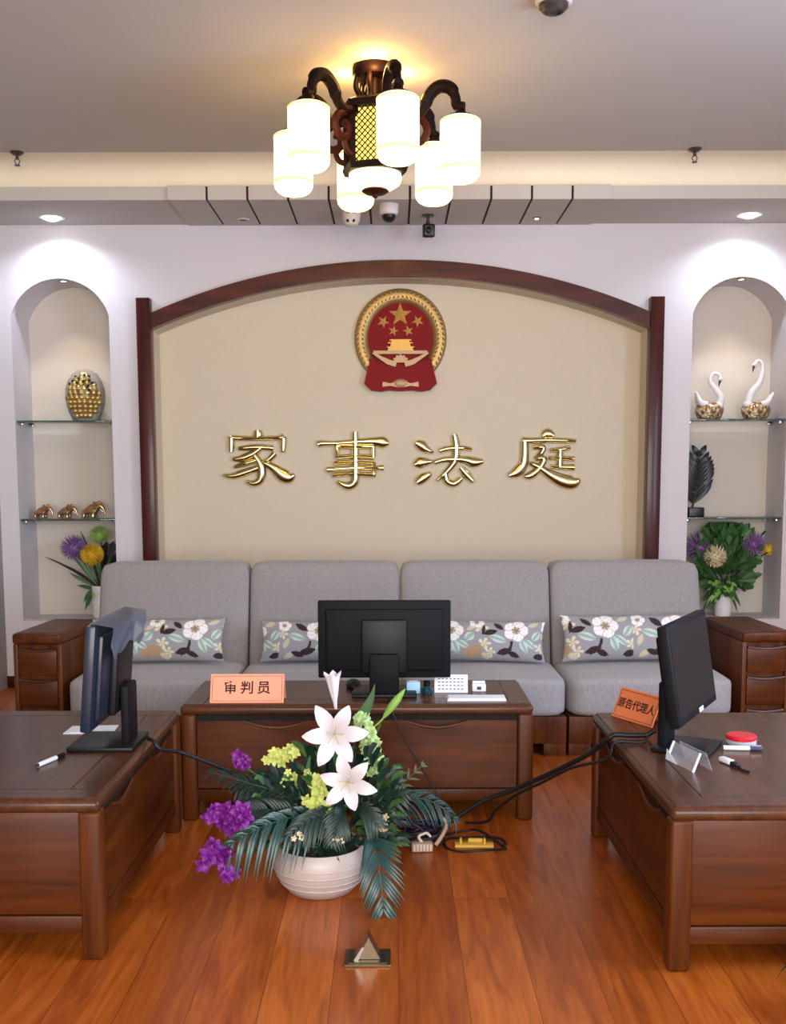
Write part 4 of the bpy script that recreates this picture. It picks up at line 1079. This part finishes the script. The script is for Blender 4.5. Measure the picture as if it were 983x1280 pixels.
# ------------------------------------------------------------------ flowers
def qb(p0, p1, p2, n):
    p0, p1, p2 = Vector(p0), Vector(p1), Vector(p2)
    return [(1 - t) ** 2 * p0 + 2 * t * (1 - t) * p1 + t * t * p2 for t in [i / n for i in range(n + 1)]]
def frond(bm, p0, p1, p2, nl=16, ll=.12, lw=.008, nrm=(0, -.6, 1), droop=.25, spread=1.0, rnd=random):
    path = qb(p0, p1, p2, 24); tube(bm, path, [.0035 * (1 - .7 * i / 24) for i in range(25)], 6)
    N = Vector(nrm).normalized()
    for i in range(nl):
        f = .16 + .84 * i / (nl - 1); idx = min(24, int(f * 24)); p = path[idx]
        t = (path[min(24, idx + 1)] - path[max(0, idx - 1)]).normalized()
        s = t.cross(N).normalized()
        L = ll * (.55 + .75 * math.sin(PI * min(1, .12 + f * .86))) * (.9 + .2 * rnd.random())
        for sg in (-1, 1):
            d = (s * sg * spread + t * (.75 + .5 * f)).normalized()
            pts = []
            for k in range(6):
                u = k / 5; pts.append(p + d * L * u + N * (.02 * math.sin(u * PI)) * L * 4 + Vector((0, 0, -droop * L * u * u)))
            ribbon(bm, pts, [lw * w for w in (.4, .9, 1, .8, .5, .08)], N, .35)
    d = (path[-1] - path[-2]).normalized()
    ribbon(bm, [path[-1] + d * ll * .5 * k / 3 for k in range(4)], [lw * .6, lw * .8, lw * .5, .0005], N, .3)
def petal_star(bm, c, d, R_, n=6, w=.3, tip=.8, flare=.35, back=.6, rot=0, recurve=.15):
    d = Vector(d).normalized(); a = d.orthogonal().normalized(); e = d.cross(a)
    for k in range(n):
        th = 2 * PI * k / n + rot; s = a * math.cos(th) + e * math.sin(th)
        sc = 1 if k % 2 == 0 else .93
        pts = []; ws = []
        for i in range(8):
            u = i / 7
            pts.append(Vector(c) + s * R_ * sc * (u ** 1.1) + d * R_ * (-back * (1 - u) ** 2 + flare * math.sin(u * PI * .6) - recurve * u ** 3))
            ws.append(R_ * w * (.12 + .95 * math.sin(PI * min(1, (u * .95 + .04) ** 1.15)) ** 1.1) + .0004)
        ws[-1] = R_ * .02
        ribbon(bm, pts, ws, d, .3)
def bloom_cluster(bm, c, ext, n, r, rnd, petals=5, face=(0, -1, .3)):
    for i in range(n):
        o = Vector((rnd.gauss(0, .5) * ext[0], rnd.gauss(0, .5) * ext[1], rnd.gauss(0, .5) * ext[2]))
        d = Vector(face) + Vector((rnd.uniform(-.8, .8), rnd.uniform(-.5, .5), rnd.uniform(-.6, .8)))
        petal_star(bm, Vector(c) + o, d, r * rnd.uniform(.8, 1.3), petals, .27, .8, .25, .3, rnd.random() * 6)
def pompon(bm, c, r, n, rnd, L=.5):
    blob(bm, c, (r * .7, r * .7, r * .7), 14)
    for i in range(n):
        z = 1 - 2 * (i + .5) / n; a = i * 2.39996; q = math.sqrt(1 - z * z); d = Vector((q * math.cos(a), q * math.sin(a), z))
        p = Vector(c) + d * r * .6
        ribbon(bm, [p, p + d * r * L * .5, p + d * r * L + Vector((0, 0, r * .06))], [r * .09, r * .11, r * .03], d.orthogonal(), .5)

PXB = Vector((-.221, 3.05, 0))
fa = thing('flower_arrangement', 'cream bowl on the floor filled with lilies, palm leaves and purple blooms', 'flower arrangement', PXB)
b = bmesh.new(); lathe(b, [(0, 0), (.085, 0), (.1, .004), (.122, .03), (.14, .065), (.146, .095), (.142, .12), (.132, .138), (.128, .143), (.122, .138), (.128, .115), (.11, .1), (0, .1)], seg=48); bowl = finish(b, 'bowl', M['ceramic'], fa)
b = bmesh.new()
for z, r_ in ((.035, .126), (.055, .136), (.078, .1437), (.1, .146)): lathe(b, [(r_ - .002, z - .004), (r_ + .001, z), (r_ - .002, z + .004)], seg=48)
finish(b, 'ridge', M['ceramic'], bowl)
b = bmesh.new(); lathe(b, [(0, .118), (.1, .116), (.126, .108)], seg=32); finish(b, 'soil', M['dkstem'], fa)
rnd = random.Random(11)
A = lambda px, py, Y: atY(px, py, Y)
core = Vector((-.19, 3.05, .15))
def fr(p0, p1, p2, m='palm', **k):
    b = bmesh.new(); frond(b, p0, p1, p2, rnd=rnd, **k); finish(b, 'palm_frond', M[m], fa, True, angle=60)
fr(A(455, 1040, 2.98), A(474, 1050, 2.87), A(479, 1152, 2.83), nl=17, ll=.078, lw=.0052, nrm=(0, -1, .25), droop=.2, spread=.85)
fr(A(410, 1020, 3.0), A(355, 1012, 2.9), A(292, 1052, 2.87), nl=15, ll=.09, lw=.0058, nrm=(.1, -1, .6), droop=.75)
fr(A(400, 1010, 3.05), A(340, 985, 3.02), A(268, 966, 3.02), 'palm2', nl=16, ll=.06, lw=.0045, nrm=(0, -.7, 1), droop=.3)
fr(A(390, 1020, 3.0), A(330, 1005, 2.95), A(285, 1018, 2.93), 'palm2', nl=18, ll=.075, lw=.0048, nrm=(0, -.9, .7), droop=.4)
fr(A(395, 1000, 3.05), A(345, 965, 3.05), A(300, 985, 3.03), 'palm2', nl=16, ll=.07, lw=.005, nrm=(0, -.9, .7), droop=.35)
fr(A(465, 1030, 3.1), A(515, 970, 3.1), A(566, 1022, 3.08), nl=15, ll=.06, lw=.0042, nrm=(.3, -.7, .8), droop=.55)
fr(A(460, 1020, 3.15), A(490, 990, 3.2), A(526, 958, 3.22), 'olive', nl=8, ll=.035, lw=.004, nrm=(.3, -.8, .5), droop=.1)
fr(A(440, 1030, 3.05), A(470, 1000, 3.02), A(500, 990, 3.0), 'palm2', nl=14, ll=.06, lw=.005, nrm=(0, -1, .4), droop=.4)
fr(A(425, 1020, 2.98), A(400, 1010, 2.9), A(365, 1040, 2.88), 'palm2', nl=14, ll=.055, lw=.005, nrm=(0, -1, .4), droop=.5)
fr(A(440, 1020, 2.96), A(445, 1000, 2.92), A(470, 1030, 2.9), 'palm2', nl=14, ll=.055, lw=.005, nrm=(0, -1, .3), droop=.4)
fr(A(430, 1010, 2.97), A(425, 1005, 2.93), A(415, 1050, 2.9), 'palm2', nl=12, ll=.05, lw=.005, nrm=(0, -1, .3), droop=.4)
# loose filling leaves
for mm, cnt in (('palm2', 300), ('leaf', 110)):
    b = bmesh.new()
    for i in range(cnt):
        px = rnd.uniform(325, 492); py = rnd.uniform(945, 1062)
        if (px < 375 and py < 970) or (px > 470 and py < 965) or py > 1066 - abs(px - 405) * .18 + 8: continue
        p = A(px, py, rnd.uniform(2.95, 3.14)); d = (p - core) + Vector((rnd.uniform(-.1, .1), rnd.uniform(-.1, .05), rnd.uniform(-.05, .1))); d.normalize()
        L = rnd.uniform(.04, .09)
        ribbon(b, [p, p + d * L * .35 + Vector((0, 0, .008)), p + d * L * .7, p + d * L - Vector((0, 0, .015))], [.003, .009, .008, .0005], Vector((rnd.uniform(-.5, .5), -1, rnd.uniform(-.2, .8))), .3)
    finish(b, 'filler_leaves', M[mm], fa, True)
b = bmesh.new()
for px, py, Y in ((417, 900, 3.03), (415, 930, 3.0), (433, 985, 2.98), (350, 950, 3.04), (395, 975, 3.0), (460, 940, 3.05), (285, 1020, 2.9), (272, 1070, 2.9), (300, 955, 3.02), (475, 905, 3.08), (478, 1030, 2.98)):
    p = A(px, py, Y); tube(b, qb(core + Vector((rnd.uniform(-.03, .03), 0, -.03)), (core + p) / 2 + Vector((0, 0, .03)), p, 10), .0032, 6)
finish(b, 'stems', M['leaf'], fa, True)
def lily(c, d, r, rot=0, **k):
    b = bmesh.new(); petal_star(b, c, d, r, 6, .215, .8, .3, .5, rot, .22); l = finish(b, 'lily', M['lily'], fa, True, angle=70)
    dn = Vector(d).normalized(); b = bmesh.new(); a = dn.orthogonal(); e = dn.cross(a)
    for q in range(5):
        th = q * 2 * PI / 5; s = a * math.cos(th) + e * math.sin(th); c0 = Vector(c) - dn * r * .2
        tube(b, [c0, c0 + dn * r * .4 + s * r * .1, c0 + dn * r * .6 + s * r * .18], .0016, 5); blob(b, c0 + dn * r * .6 + s * r * .18, (.003, .003, .003), 6)
    finish(b, 'stamen', M['lilyc'], l, True)
lily(A(417, 918, 2.93), (.1, -1, .15), .1, .3)
lily(A(434, 978, 2.9), (-.05, -1, .12), .088, .0)
# closed trumpet lily at the top
b = bmesh.new(); p0 = A(419, 886, 3.03); p1 = A(415, 842, 3.03); ax = (p1 - p0).normalized(); Lb = (p1 - p0).length
mt = Matrix.Translation(p0) @ ax.to_track_quat('Z', 'Y').to_matrix().to_4x4()
bb = bmesh.new(); seg = 24; rings = []
for u, r_ in ((0, .004), (.2, .006), (.45, .012), (.65, .016), (.85, .02), (1.0, .027)):
    rings.append([bb.verts.new((r_ * (1 + .12 * math.cos(6 * 2 * PI * i / seg)) * math.cos(2 * PI * i / seg), r_ * (1 + .12 * math.cos(6 * 2 * PI * i / seg)) * math.sin(2 * PI * i / seg), u * Lb + (.006 * math.cos(6 * 2 * PI * i / seg) if u == 1 else 0))) for i in range(seg)])
for a, d in zip(rings, rings[1:]):
    for i in range(seg): bb.faces.new((a[i], a[(i + 1) % seg], d[(i + 1) % seg], d[i]))
bb.faces.new(rings[0]); add(b, bb, mt); finish(b, 'lily', M['lily'], fa, True, angle=70)
# green bud and leaf at the right
b = bmesh.new(); p0 = A(478, 898, 3.06); p1 = A(506, 861, 3.06)
tube(b, [p0.lerp(p1, t) for t in (0, .15, .4, .65, .85, 1)], [.003, .008, .0125, .012, .007, .001], 10); tube(b, qb(A(455, 915, 3.06), A(470, 908, 3.06), p0, 6), .003, 6)
finish(b, 'lily_bud', M['leaf_lt'], fa, True)
b = bmesh.new(); ribbon(b, qb(A(438, 905, 3.07), A(462, 890, 3.07), A(468, 855, 3.07), 8), [.003, .009, .013, .015, .015, .013, .009, .005, .001], (0, -1, .2), .3)
finish(b, 'lily_leaf', M['leaf'], fa, True)
b = bmesh.new(); ribbon(b, qb(A(395, 1000, 2.99), A(378, 970, 2.98), A(388, 942, 2.98), 8), [.003, .007, .009, .01, .009, .008, .006, .004, .001], (0, -1, .2), .3)
finish(b, 'lily_leaf', M['leaf'], fa, True)
def cluster(name, m, spec):
    b = bmesh.new()
    for px, py, Y, ex, n_, r_ in spec: bloom_cluster(b, A(px, py, Y), ex, n_, r_, rnd)
    finish(b, name, M[m], fa, True)
cluster('orchid_spray', 'yg', [(347, 946, 3.02, (.035, .02, .014), 26, .018), (368, 940, 3.02, (.022, .02, .016), 14, .016), (362, 972, 3.0, (.02, .02, .02), 9, .014), (332, 950, 3.02, (.008, .01, .006), 4, .012)])
cluster('orchid_spray', 'yg', [(398, 985, 2.96, (.018, .01, .02), 16, .024), (392, 1003, 2.95, (.013, .01, .013), 9, .022), (408, 1012, 2.95, (.011, .01, .016), 9, .021), (385, 970, 2.98, (.008, .01, .02), 5, .012)])
cluster('orchid_spray', 'pg', [(462, 925, 3.04, (.02, .015, .06), 34, .019), (468, 955, 3.04, (.014, .015, .04), 20, .018), (450, 898, 3.06, (.024, .015, .02), 14, .018)])
cluster('purple_orchid', 'purple', [(280, 1022, 2.86, (.04, .015, .026), 28, .028), (300, 1018, 2.85, (.02, .015, .018), 12, .028)])
cluster('purple_orchid', 'purple', [(268, 1068, 2.86, (.022, .015, .028), 18, .026), (284, 1090, 2.86, (.016, .01, .014), 8, .021)])
cluster('purple_orchid', 'purple', [(301, 951, 3.0, (.018, .01, .014), 11, .02)])
cluster('cream_blossom', 'creamf', [(478, 1030, 2.95, (.008, .01, .022), 6, .012), (417, 1052, 2.9, (.012, .005, .006), 3, .012), (372, 1046, 2.87, (.018, .005, .01), 3, .01)])

def vase_thing(label, x, y, z, prof):
    t = thing('vase_of_flowers', label, 'vase of flowers', (x, y, z))
    b = bmesh.new(); lathe(b, prof, seg=32); finish(b, 'vase', M['vasew'], t)
    return t
vprof = [(r_ * 1.3, z_ * 1.35) for r_, z_ in ((0, 0), (.03, 0), (.036, .006), (.038, .05), (.036, .11), (.038, .142), (.036, .145), (.033, .14), (.032, .06), (0, .05))]
VY = 6.22; NSILL = .4005
vL = atY(126, 775, VY)
t = vase_thing('white vase of purple, yellow and green artificial flowers in the left niche', vL.x, VY, NSILL, vprof)
rnd = random.Random(5)
V = lambda px, py, Y=VY: atY(px, py, Y)
neck = Vector((vL.x, VY, .57))
def vflower(t, name, m, px, py, r, n, Y=VY, L=.55):
    b = bmesh.new(); pompon(b, V(px, py, Y), r * 1.22, n, rnd, L); finish(b, name, M[m], t, True, angle=70)
vflower(t, 'yellow_bloom', 'yellow', 115, 693, .05, 220, VY - .05)
vflower(t, 'purple_bloom', 'lilac', 92, 684, .045, 130, VY, .9)
vflower(t, 'green_bloom', 'greenf', 124, 668, .042, 180)
vflower(t, 'green_bloom', 'greenf', 122, 742, .03, 90, VY - .02)
b = bmesh.new()
for px, py in ((115, 700), (93, 690), (126, 672), (121, 745)): tube(b, qb(neck, neck.lerp(V(px, py), .5) + Vector((.01, 0, .03)), V(px, py), 8), .004, 6)
for px, py in ((56, 695), (100, 662), (76, 704)): ribbon(b, qb(neck, neck.lerp(V(px, py), .5) + Vector((.015, 0, .03)), V(px, py), 8), [.003, .005, .006, .006, .006, .006, .005, .004, .001], (0, -1, .3), .4)
finish(b, 'stems', M['dkstem'], t, True)
b = bmesh.new()
for i in range(16):
    px, py = rnd.uniform(96, 140), rnd.uniform(690, 735); p = V(px, py, VY + rnd.uniform(-.04, .05))
    d = (p - neck).normalized(); ribbon(b, [neck.lerp(p, .3), neck.lerp(p, .7), p, p + d * .05], [.004, .01, .011, .001], (rnd.uniform(-.5, .5), -1, .2), .3)
for px, py in ((106, 762), (110, 757), (104, 752)): ribbon(b, qb(neck, V(112, 735), V(px, py), 6), [.004, .01, .014, .016, .014, .009, .001], (0, -1, .4), .3)
finish(b, 'leaves', M['leaf'], t, True)
b = bmesh.new()
for i in range(22):
    px, py = rnd.uniform(126, 143), rnd.uniform(676, 715); p = V(px, py, VY + rnd.uniform(.03, .1)); d = (p - neck).normalized()
    ribbon(b, [neck.lerp(p, .5), neck.lerp(p, .8), p, p + d * .03], [.006, .02, .02, .001], (rnd.uniform(-.5, .5), -1, .2), .3)
finish(b, 'dark_leaves', mat('dark_foliage', (32, 26, 28), .6), t, True)

vR = atY(903, 768, VY)
t = vase_thing('white vase of bushy green leaves and lilac flowers in the right niche', vR.x, VY, NSILL, vprof)
neck = Vector((vR.x, VY, .57))
b = bmesh.new()
for i in range(420):
    a = rnd.uniform(0, 2 * PI); q = math.sqrt(rnd.random()); px = 908 + 36 * q * math.cos(a); py = 698 + 46 * q * math.sin(a)
    p = V(px, py, VY + rnd.uniform(-.1, .07)); d = (p - V(905, 725)).normalized() + Vector((rnd.uniform(-.5, .5), rnd.uniform(-.5, .3), rnd.uniform(-.3, .5))); d.normalize(); L = rnd.uniform(.035, .07)
    ribbon(b, [p - d * L * .3, p + d * L * .3, p + d * L * .7, p + d * L], [.003, .018, .016, .001], (rnd.uniform(-.8, .8), -1, rnd.uniform(-.2, .8)), .3)
for i in range(50):
    px, py = rnd.uniform(876, 926), rnd.uniform(735, 768); p = V(px, py, VY + rnd.uniform(-.05, .03))
    ribbon(b, qb(neck, neck.lerp(p, .5) + Vector((0, -.03, .05)), p, 6), [.003, .008, .01, .011, .01, .007, .001], (rnd.uniform(-.5, .5), -1, .3), .3)
finish(b, 'leaves', M['leaf'], t, True)
b = bmesh.new()
for i in range(22):
    px, py = rnd.uniform(880, 922), rnd.uniform(728, 760); p = V(px, py, VY - .06)
    ribbon(b, qb(neck, neck.lerp(p, .5) + Vector((0, -.05, .05)), p, 6), [.003, .008, .011, .012, .01, .007, .001], (rnd.uniform(-.5, .5), -1, .3), .3)
finish(b, 'pale_leaves', M['leaf_lt'], t, True)
vflower(t, 'lilac_bloom', 'lilac', 942, 681, .042, 150, VY - .08, .8)
vflower(t, 'lilac_bloom', 'lilac', 876, 686, .05, 90, VY + .01, 1.1)
vflower(t, 'cream_bloom', 'creamf', 894, 697, .05, 110, VY - .1)
vflower(t, 'yellow_bloom', 'yellow', 960, 688, .028, 60, VY + .02)
b = bmesh.new()
for px, py in ((942, 690), (872, 695), (894, 705), (960, 692)): tube(b, qb(neck, neck.lerp(V(px, py), .5) + Vector((0, 0, .05)), V(px, py), 8), .004, 6)
for px, py in ((957, 665), (935, 738), (943, 662)): tube(b, qb(V(905, 715), V(920, 705), V(px, py), 6), .006, 6)
finish(b, 'stems', M['dkstem'], t, True)

for o in [q for q in COL.objects if q.get('category') == 'vase of flowers']:
    xa, xb = (-2.18, -1.634) if o.location.x < 0 else (1.732, 2.278)
    for ch in o.children:
        if ch.name.startswith('vase'): continue
        for v in ch.data.vertices:
            w_ = v.co + o.location
            if w_.y > 6.05:
                w_.x = min(max(w_.x, xa), xb); w_.y = min(w_.y, 6.386)
            w_.z = min(max(w_.z, .41), .966); v.co = w_ - o.location
t = thing('potted_plant', 'low green leafy plant at the lower right corner, only one leaf tip showing', 'plant', (1.02, 2.30, 0))
b = bmesh.new(); lathe(b, [(0, 0), (.05, 0), (.065, .09), (.06, .095), (.055, .085), (0, .08)], seg=28); finish(b, 'pot', M['ceramic'], t)
b = bmesh.new()
for k in range(9):
    a = R(40 * k); d = Vector((math.cos(a), math.sin(a), 0)); q = .125 if k in (4, 5) else .1
    ribbon(b, qb(Vector((0, 0, .08)), d * q * .6 + Vector((0, 0, .17)), d * q + Vector((0, 0, .06)), 7), [.004, .012, .018, .02, .018, .012, .006, .001], (d.x * .3, d.y * .3, 1), .25)
finish(b, 'leaves', M['leaf'], t)

# ------------------------------------------------------------------ niche ornaments
SH1, SH2 = 1.5725, 1.0005; OY = WY + .13
p = atY(108, 525, OY)
t = thing('egg_vase', 'egg shaped grey glazed ornament with gold openwork front, upper left shelf', 'ornament', (p.x, OY, SH1))
ep = [(0, 0), (.07, 0), (.078, .008), (.098, .05), (.112, .1), (.116, .145), (.112, .19), (.098, .235), (.072, .275), (.04, .296), (0, .303)]
b = bmesh.new(); lathe(b, ep, seg=40); finish(b, 'body', M['eggbody'], t)
def egg_r(z):
    for (r0, z0), (r1, z1) in zip(ep[1:], ep[2:]):
        if z0 <= z <= z1: return r0 + (r1 - r0) * (z - z0) / max(1e-6, z1 - z0)
    return .05
b = bmesh.new(); rnd = random.Random(2)
for j in range(10):
    z = .03 + j * .0255
    half = R(8 + 38 * math.sin(PI * min(1, .14 + j / 10.5)))
    n = max(2, int(2 * half / .26))
    for i in range(n + 1):
        a = R(-84) - half + 2 * half * i / n + (.13 if j % 2 else 0); r_ = egg_r(z)
        blob(b, (r_ * math.cos(a), r_ * math.sin(a), z), (.019, .019, .018), 10)
finish(b, 'gold_scales', M['egggold'], t)
b = bmesh.new()
for a, z in ((-75, .26), (-60, .255), (-78, .225), (-62, .23), (-92, .24), (-104, .25), (-66, .2), (-96, .215), (-110, .225), (-120, .21), (-54, .215), (-70, .19), (-64, .175)):
    r_ = egg_r(z) + .016; blob(b, (r_ * math.cos(R(a)), r_ * math.sin(R(a)), z), (.0075, .0075, .0085), 8)
finish(b, 'pierced_hole', M['device'], t)

def elephant(label, px, s):
    p = atY(px, 647, OY)
    o0 = Vector((p.x, OY, SH2))
    V_ = [(-.035, 0, .05), (-.01, 0, .055), (.015, 0, .055), (.04, 0, .07), (.06, 0, .075), (.075, 0, .055), (.08, 0, .03), (.088, 0, .018),
          (-.035, .016, .03), (-.037, .018, .006), (-.035, -.016, .03), (-.037, -.018, .006), (.018, .016, .03), (.02, .018, .006), (.018, -.016, .03), (.02, -.018, .006), (-.052, 0, .045), (-.058, 0, .022)]
    E_ = [(0, 1), (1, 2), (2, 3), (3, 4), (4, 5), (5, 6), (6, 7), (0, 8), (8, 9), (0, 10), (10, 11), (2, 12), (12, 13), (2, 14), (14, 15), (0, 16), (16, 17)]
    Rr = [.021, .025, .022, .02, .017, .009, .006, .005, .011, .01, .011, .01, .011, .01, .011, .01, .004, .003]
    bb = skin_bm([Vector(v) * s for v in V_], E_, [r * s for r in Rr], 2)
    t = thing('elephant_figurine', label, 'figurine', o0, R(-14), 'small animal figurines')
    zmin = min(v.co.z for v in bb.verts)
    bb.transform(Matrix.Translation((0, 0, -zmin)))
    finish(bb, 'body', M['bronze'], t, angle=80)
    for sy in (-1, 1):
        b = bmesh.new(); blob(b, (.034 * s, sy * .024 * s, .074 * s - zmin), (.02 * s, .004 * s, .024 * s), 12, Matrix.Rotation(sy * R(25), 4, 'Z')); finish(b, 'ear', M['bronze'], t)
        b = bmesh.new(); tube(b, smooth_path([(.062 * s, sy * .012 * s, .056 * s - zmin), (.075 * s, sy * .015 * s, .043 * s - zmin), (.088 * s, sy * .014 * s, .046 * s - zmin)], 4), [.003 * s] * 5 + [.002 * s, .0015 * s, .001 * s, .0006 * s], 6); finish(b, 'tusk', M['vasew'], t)
elephant('small bronze elephant, leftmost of three on the lower left shelf', 52, .92)
elephant('small bronze elephant, middle of three on the lower left shelf', 82, .94)
elephant('tallest small bronze elephant, rightmost of three on the lower left shelf', 114, 1.12)

def swan(label, px, w, neckpts, tail, headdir, flip):
    p = atY(px, 523, OY)
    t = thing('swan_figurine', label, 'figurine', (p.x, OY, SH1))
    b = bmesh.new(); lathe(b, [(0, 0), (.05, 0), (.072, .012), (.084, .04), (.085, .062), (.074, .085), (.05, .098), (0, .104)], seg=32); 
    for v in b.verts: v.co.x *= w; v.co.y *= .72
    finish(b, 'mosaic_body', M['swanbody'], t)
    P = smooth_path(neckpts, 6); n = len(P)
    b = bmesh.new(); tube(b, P, [.024 * (1 - .62 * min(1, i / (n * .6))) + .001 for i in range(n)], 12)
    h = P[-1]; blob(b, h, (.017, .013, .013), 12); blob(b, (neckpts[0][0], neckpts[0][1], neckpts[0][2]), (.03, .03, .03), 12)
    finish(b, 'neck', M['vasew'], t, angle=80)
    b = bmesh.new(); hd = Vector(headdir).normalized(); tube(b, [h + hd * .008, h + hd * .022, h + hd * .045], [.009, .006, .0015], 8); finish(b, 'beak', M['darkbeak'], t)
    b = bmesh.new(); q = Vector(tail); sx = 1 if q.x > 0 else -1
    for dy in (-.03, 0, .03): tube(b, smooth_path([(sx * .02, dy, .085), (sx * .06, dy * .8, .1), (q.x, dy * .4, q.z)], 5), [.018, .02, .021, .021, .02, .018, .015, .012, .009, .005, .001], 8)
    finish(b, 'wing', M['vasew'], t, angle=80)
swan('low swan figurine with coiled white neck, left one on the upper right shelf', 887, .98,
     [(.05, -.01, .08), (.06, -.012, .13), (.025, -.012, .18), (-.005, -.012, .225), (.012, -.012, .265), (.045, -.012, .262), (.055, -.012, .235)], (-.085, 0, .165), (-.2, -.1, -1), 1)
swan('tall swan figurine with upright white neck, right one on the upper right shelf', 945, 1.0,
     [(-.05, -.01, .085), (-.035, -.012, .15), (.01, -.012, .21), (.028, -.012, .275), (.022, -.012, .325), (-.002, -.012, .34), (-.022, -.012, .318)], (.1, 0, .16), (-.25, -.1, -1), -1)

p = atY(870, 648, OY)
t = thing('leaf_sculpture', 'black carved leaf sculpture on a square block, lower right shelf', 'sculpture', (p.x - .005, OY, SH2))
b = bmesh.new(); bx(b, -.045, .045, -.035, .035, 0, .055, .004); finish(b, 'block', M['blacksc'], t)
b = bmesh.new()
stem = smooth_path([(-.02, 0, .05), (.0, 0, .14), (.015, 0, .25), (.01, 0, .385)], 8)
tube(b, stem, [.007 - .005 * i / (len(stem) - 1) for i in range(len(stem))], 8)
finish(b, 'stem', M['blacksc'], t)
b = bmesh.new(); N_ = len(stem)
for i in range(9):
    f = .2 + .72 * i / 8; p0 = Vector(stem[int(f * (N_ - 1))]); L = .125 * math.sin(PI * min(1, .25 + f * .68)) + .02
    for sx in (-1, 1):
        d = Vector((sx * math.cos(R(38 + 14 * f)), 0, math.sin(R(38 + 14 * f)))); nrm = Vector((0, -1, 0))
        pts = [p0 + d * L * u + Vector((0, -.012 * math.sin(u * PI), .012 * u * u)) for u in (0, .3, .6, .85, 1)]
        bb = bmesh.new(); ribbon(bb, pts, [.012, .017, .0165, .01, .001], nrm, .15); bmesh.ops.solidify(bb, geom=bb.faces[:], thickness=.005); add(b, bb)
bb = bmesh.new(); ribbon(bb, [stem[int(N_ * .8)], stem[int(N_ * .9)], stem[-1] + Vector((0, 0, .012))], [.014, .013, .001], (0, -1, 0), .15); bmesh.ops.solidify(bb, geom=bb.faces[:], thickness=.005); add(b, bb)
finish(b, 'leaf_blade', M['blacksc'], t, angle=50)

# ================================================================== LIGHT
def area(name, loc, tgt, sx, sy, w, col):
    l = bpy.data.lights.new(name, 'AREA'); l.shape = 'RECTANGLE'; l.size = sx; l.size_y = sy; l.energy = w; l.color = lin(col)[:3]
    o = bpy.data.objects.new(name, l); COL.objects.link(o); o.location = loc
    o.rotation_euler = (Vector(tgt) - Vector(loc)).to_track_quat('-Z', 'Z').to_euler()
    return o
area('window_daylight', (.15, YB - .05, 1.6), (.15, 5, .3), 4.2, 2.0, 325, (255, 252, 250))
area('window_daylight', (XR + .08, 2.25, 1.6), (0, 2.25, 1.6), 2.6, 1.6, 190, (196, 216, 255))
w = bpy.data.worlds.new('world'); scene.world = w; w.use_nodes = True
w.node_tree.nodes['Background'].inputs['Color'].default_value = (.75, .85, 1, 1); w.node_tree.nodes['Background'].inputs['Strength'].default_value = .6

vs = scene.view_settings
vs.view_transform = 'Standard'; vs.look = 'None'; vs.gamma = 1; vs.use_curve_mapping = False; vs.exposure = 0
scene.cycles.max_bounces = 8; scene.cycles.diffuse_bounces = 4; scene.cycles.glossy_bounces = 4; scene.cycles.transmission_bounces = 6
scene.cycles.sample_clamp_indirect = 8
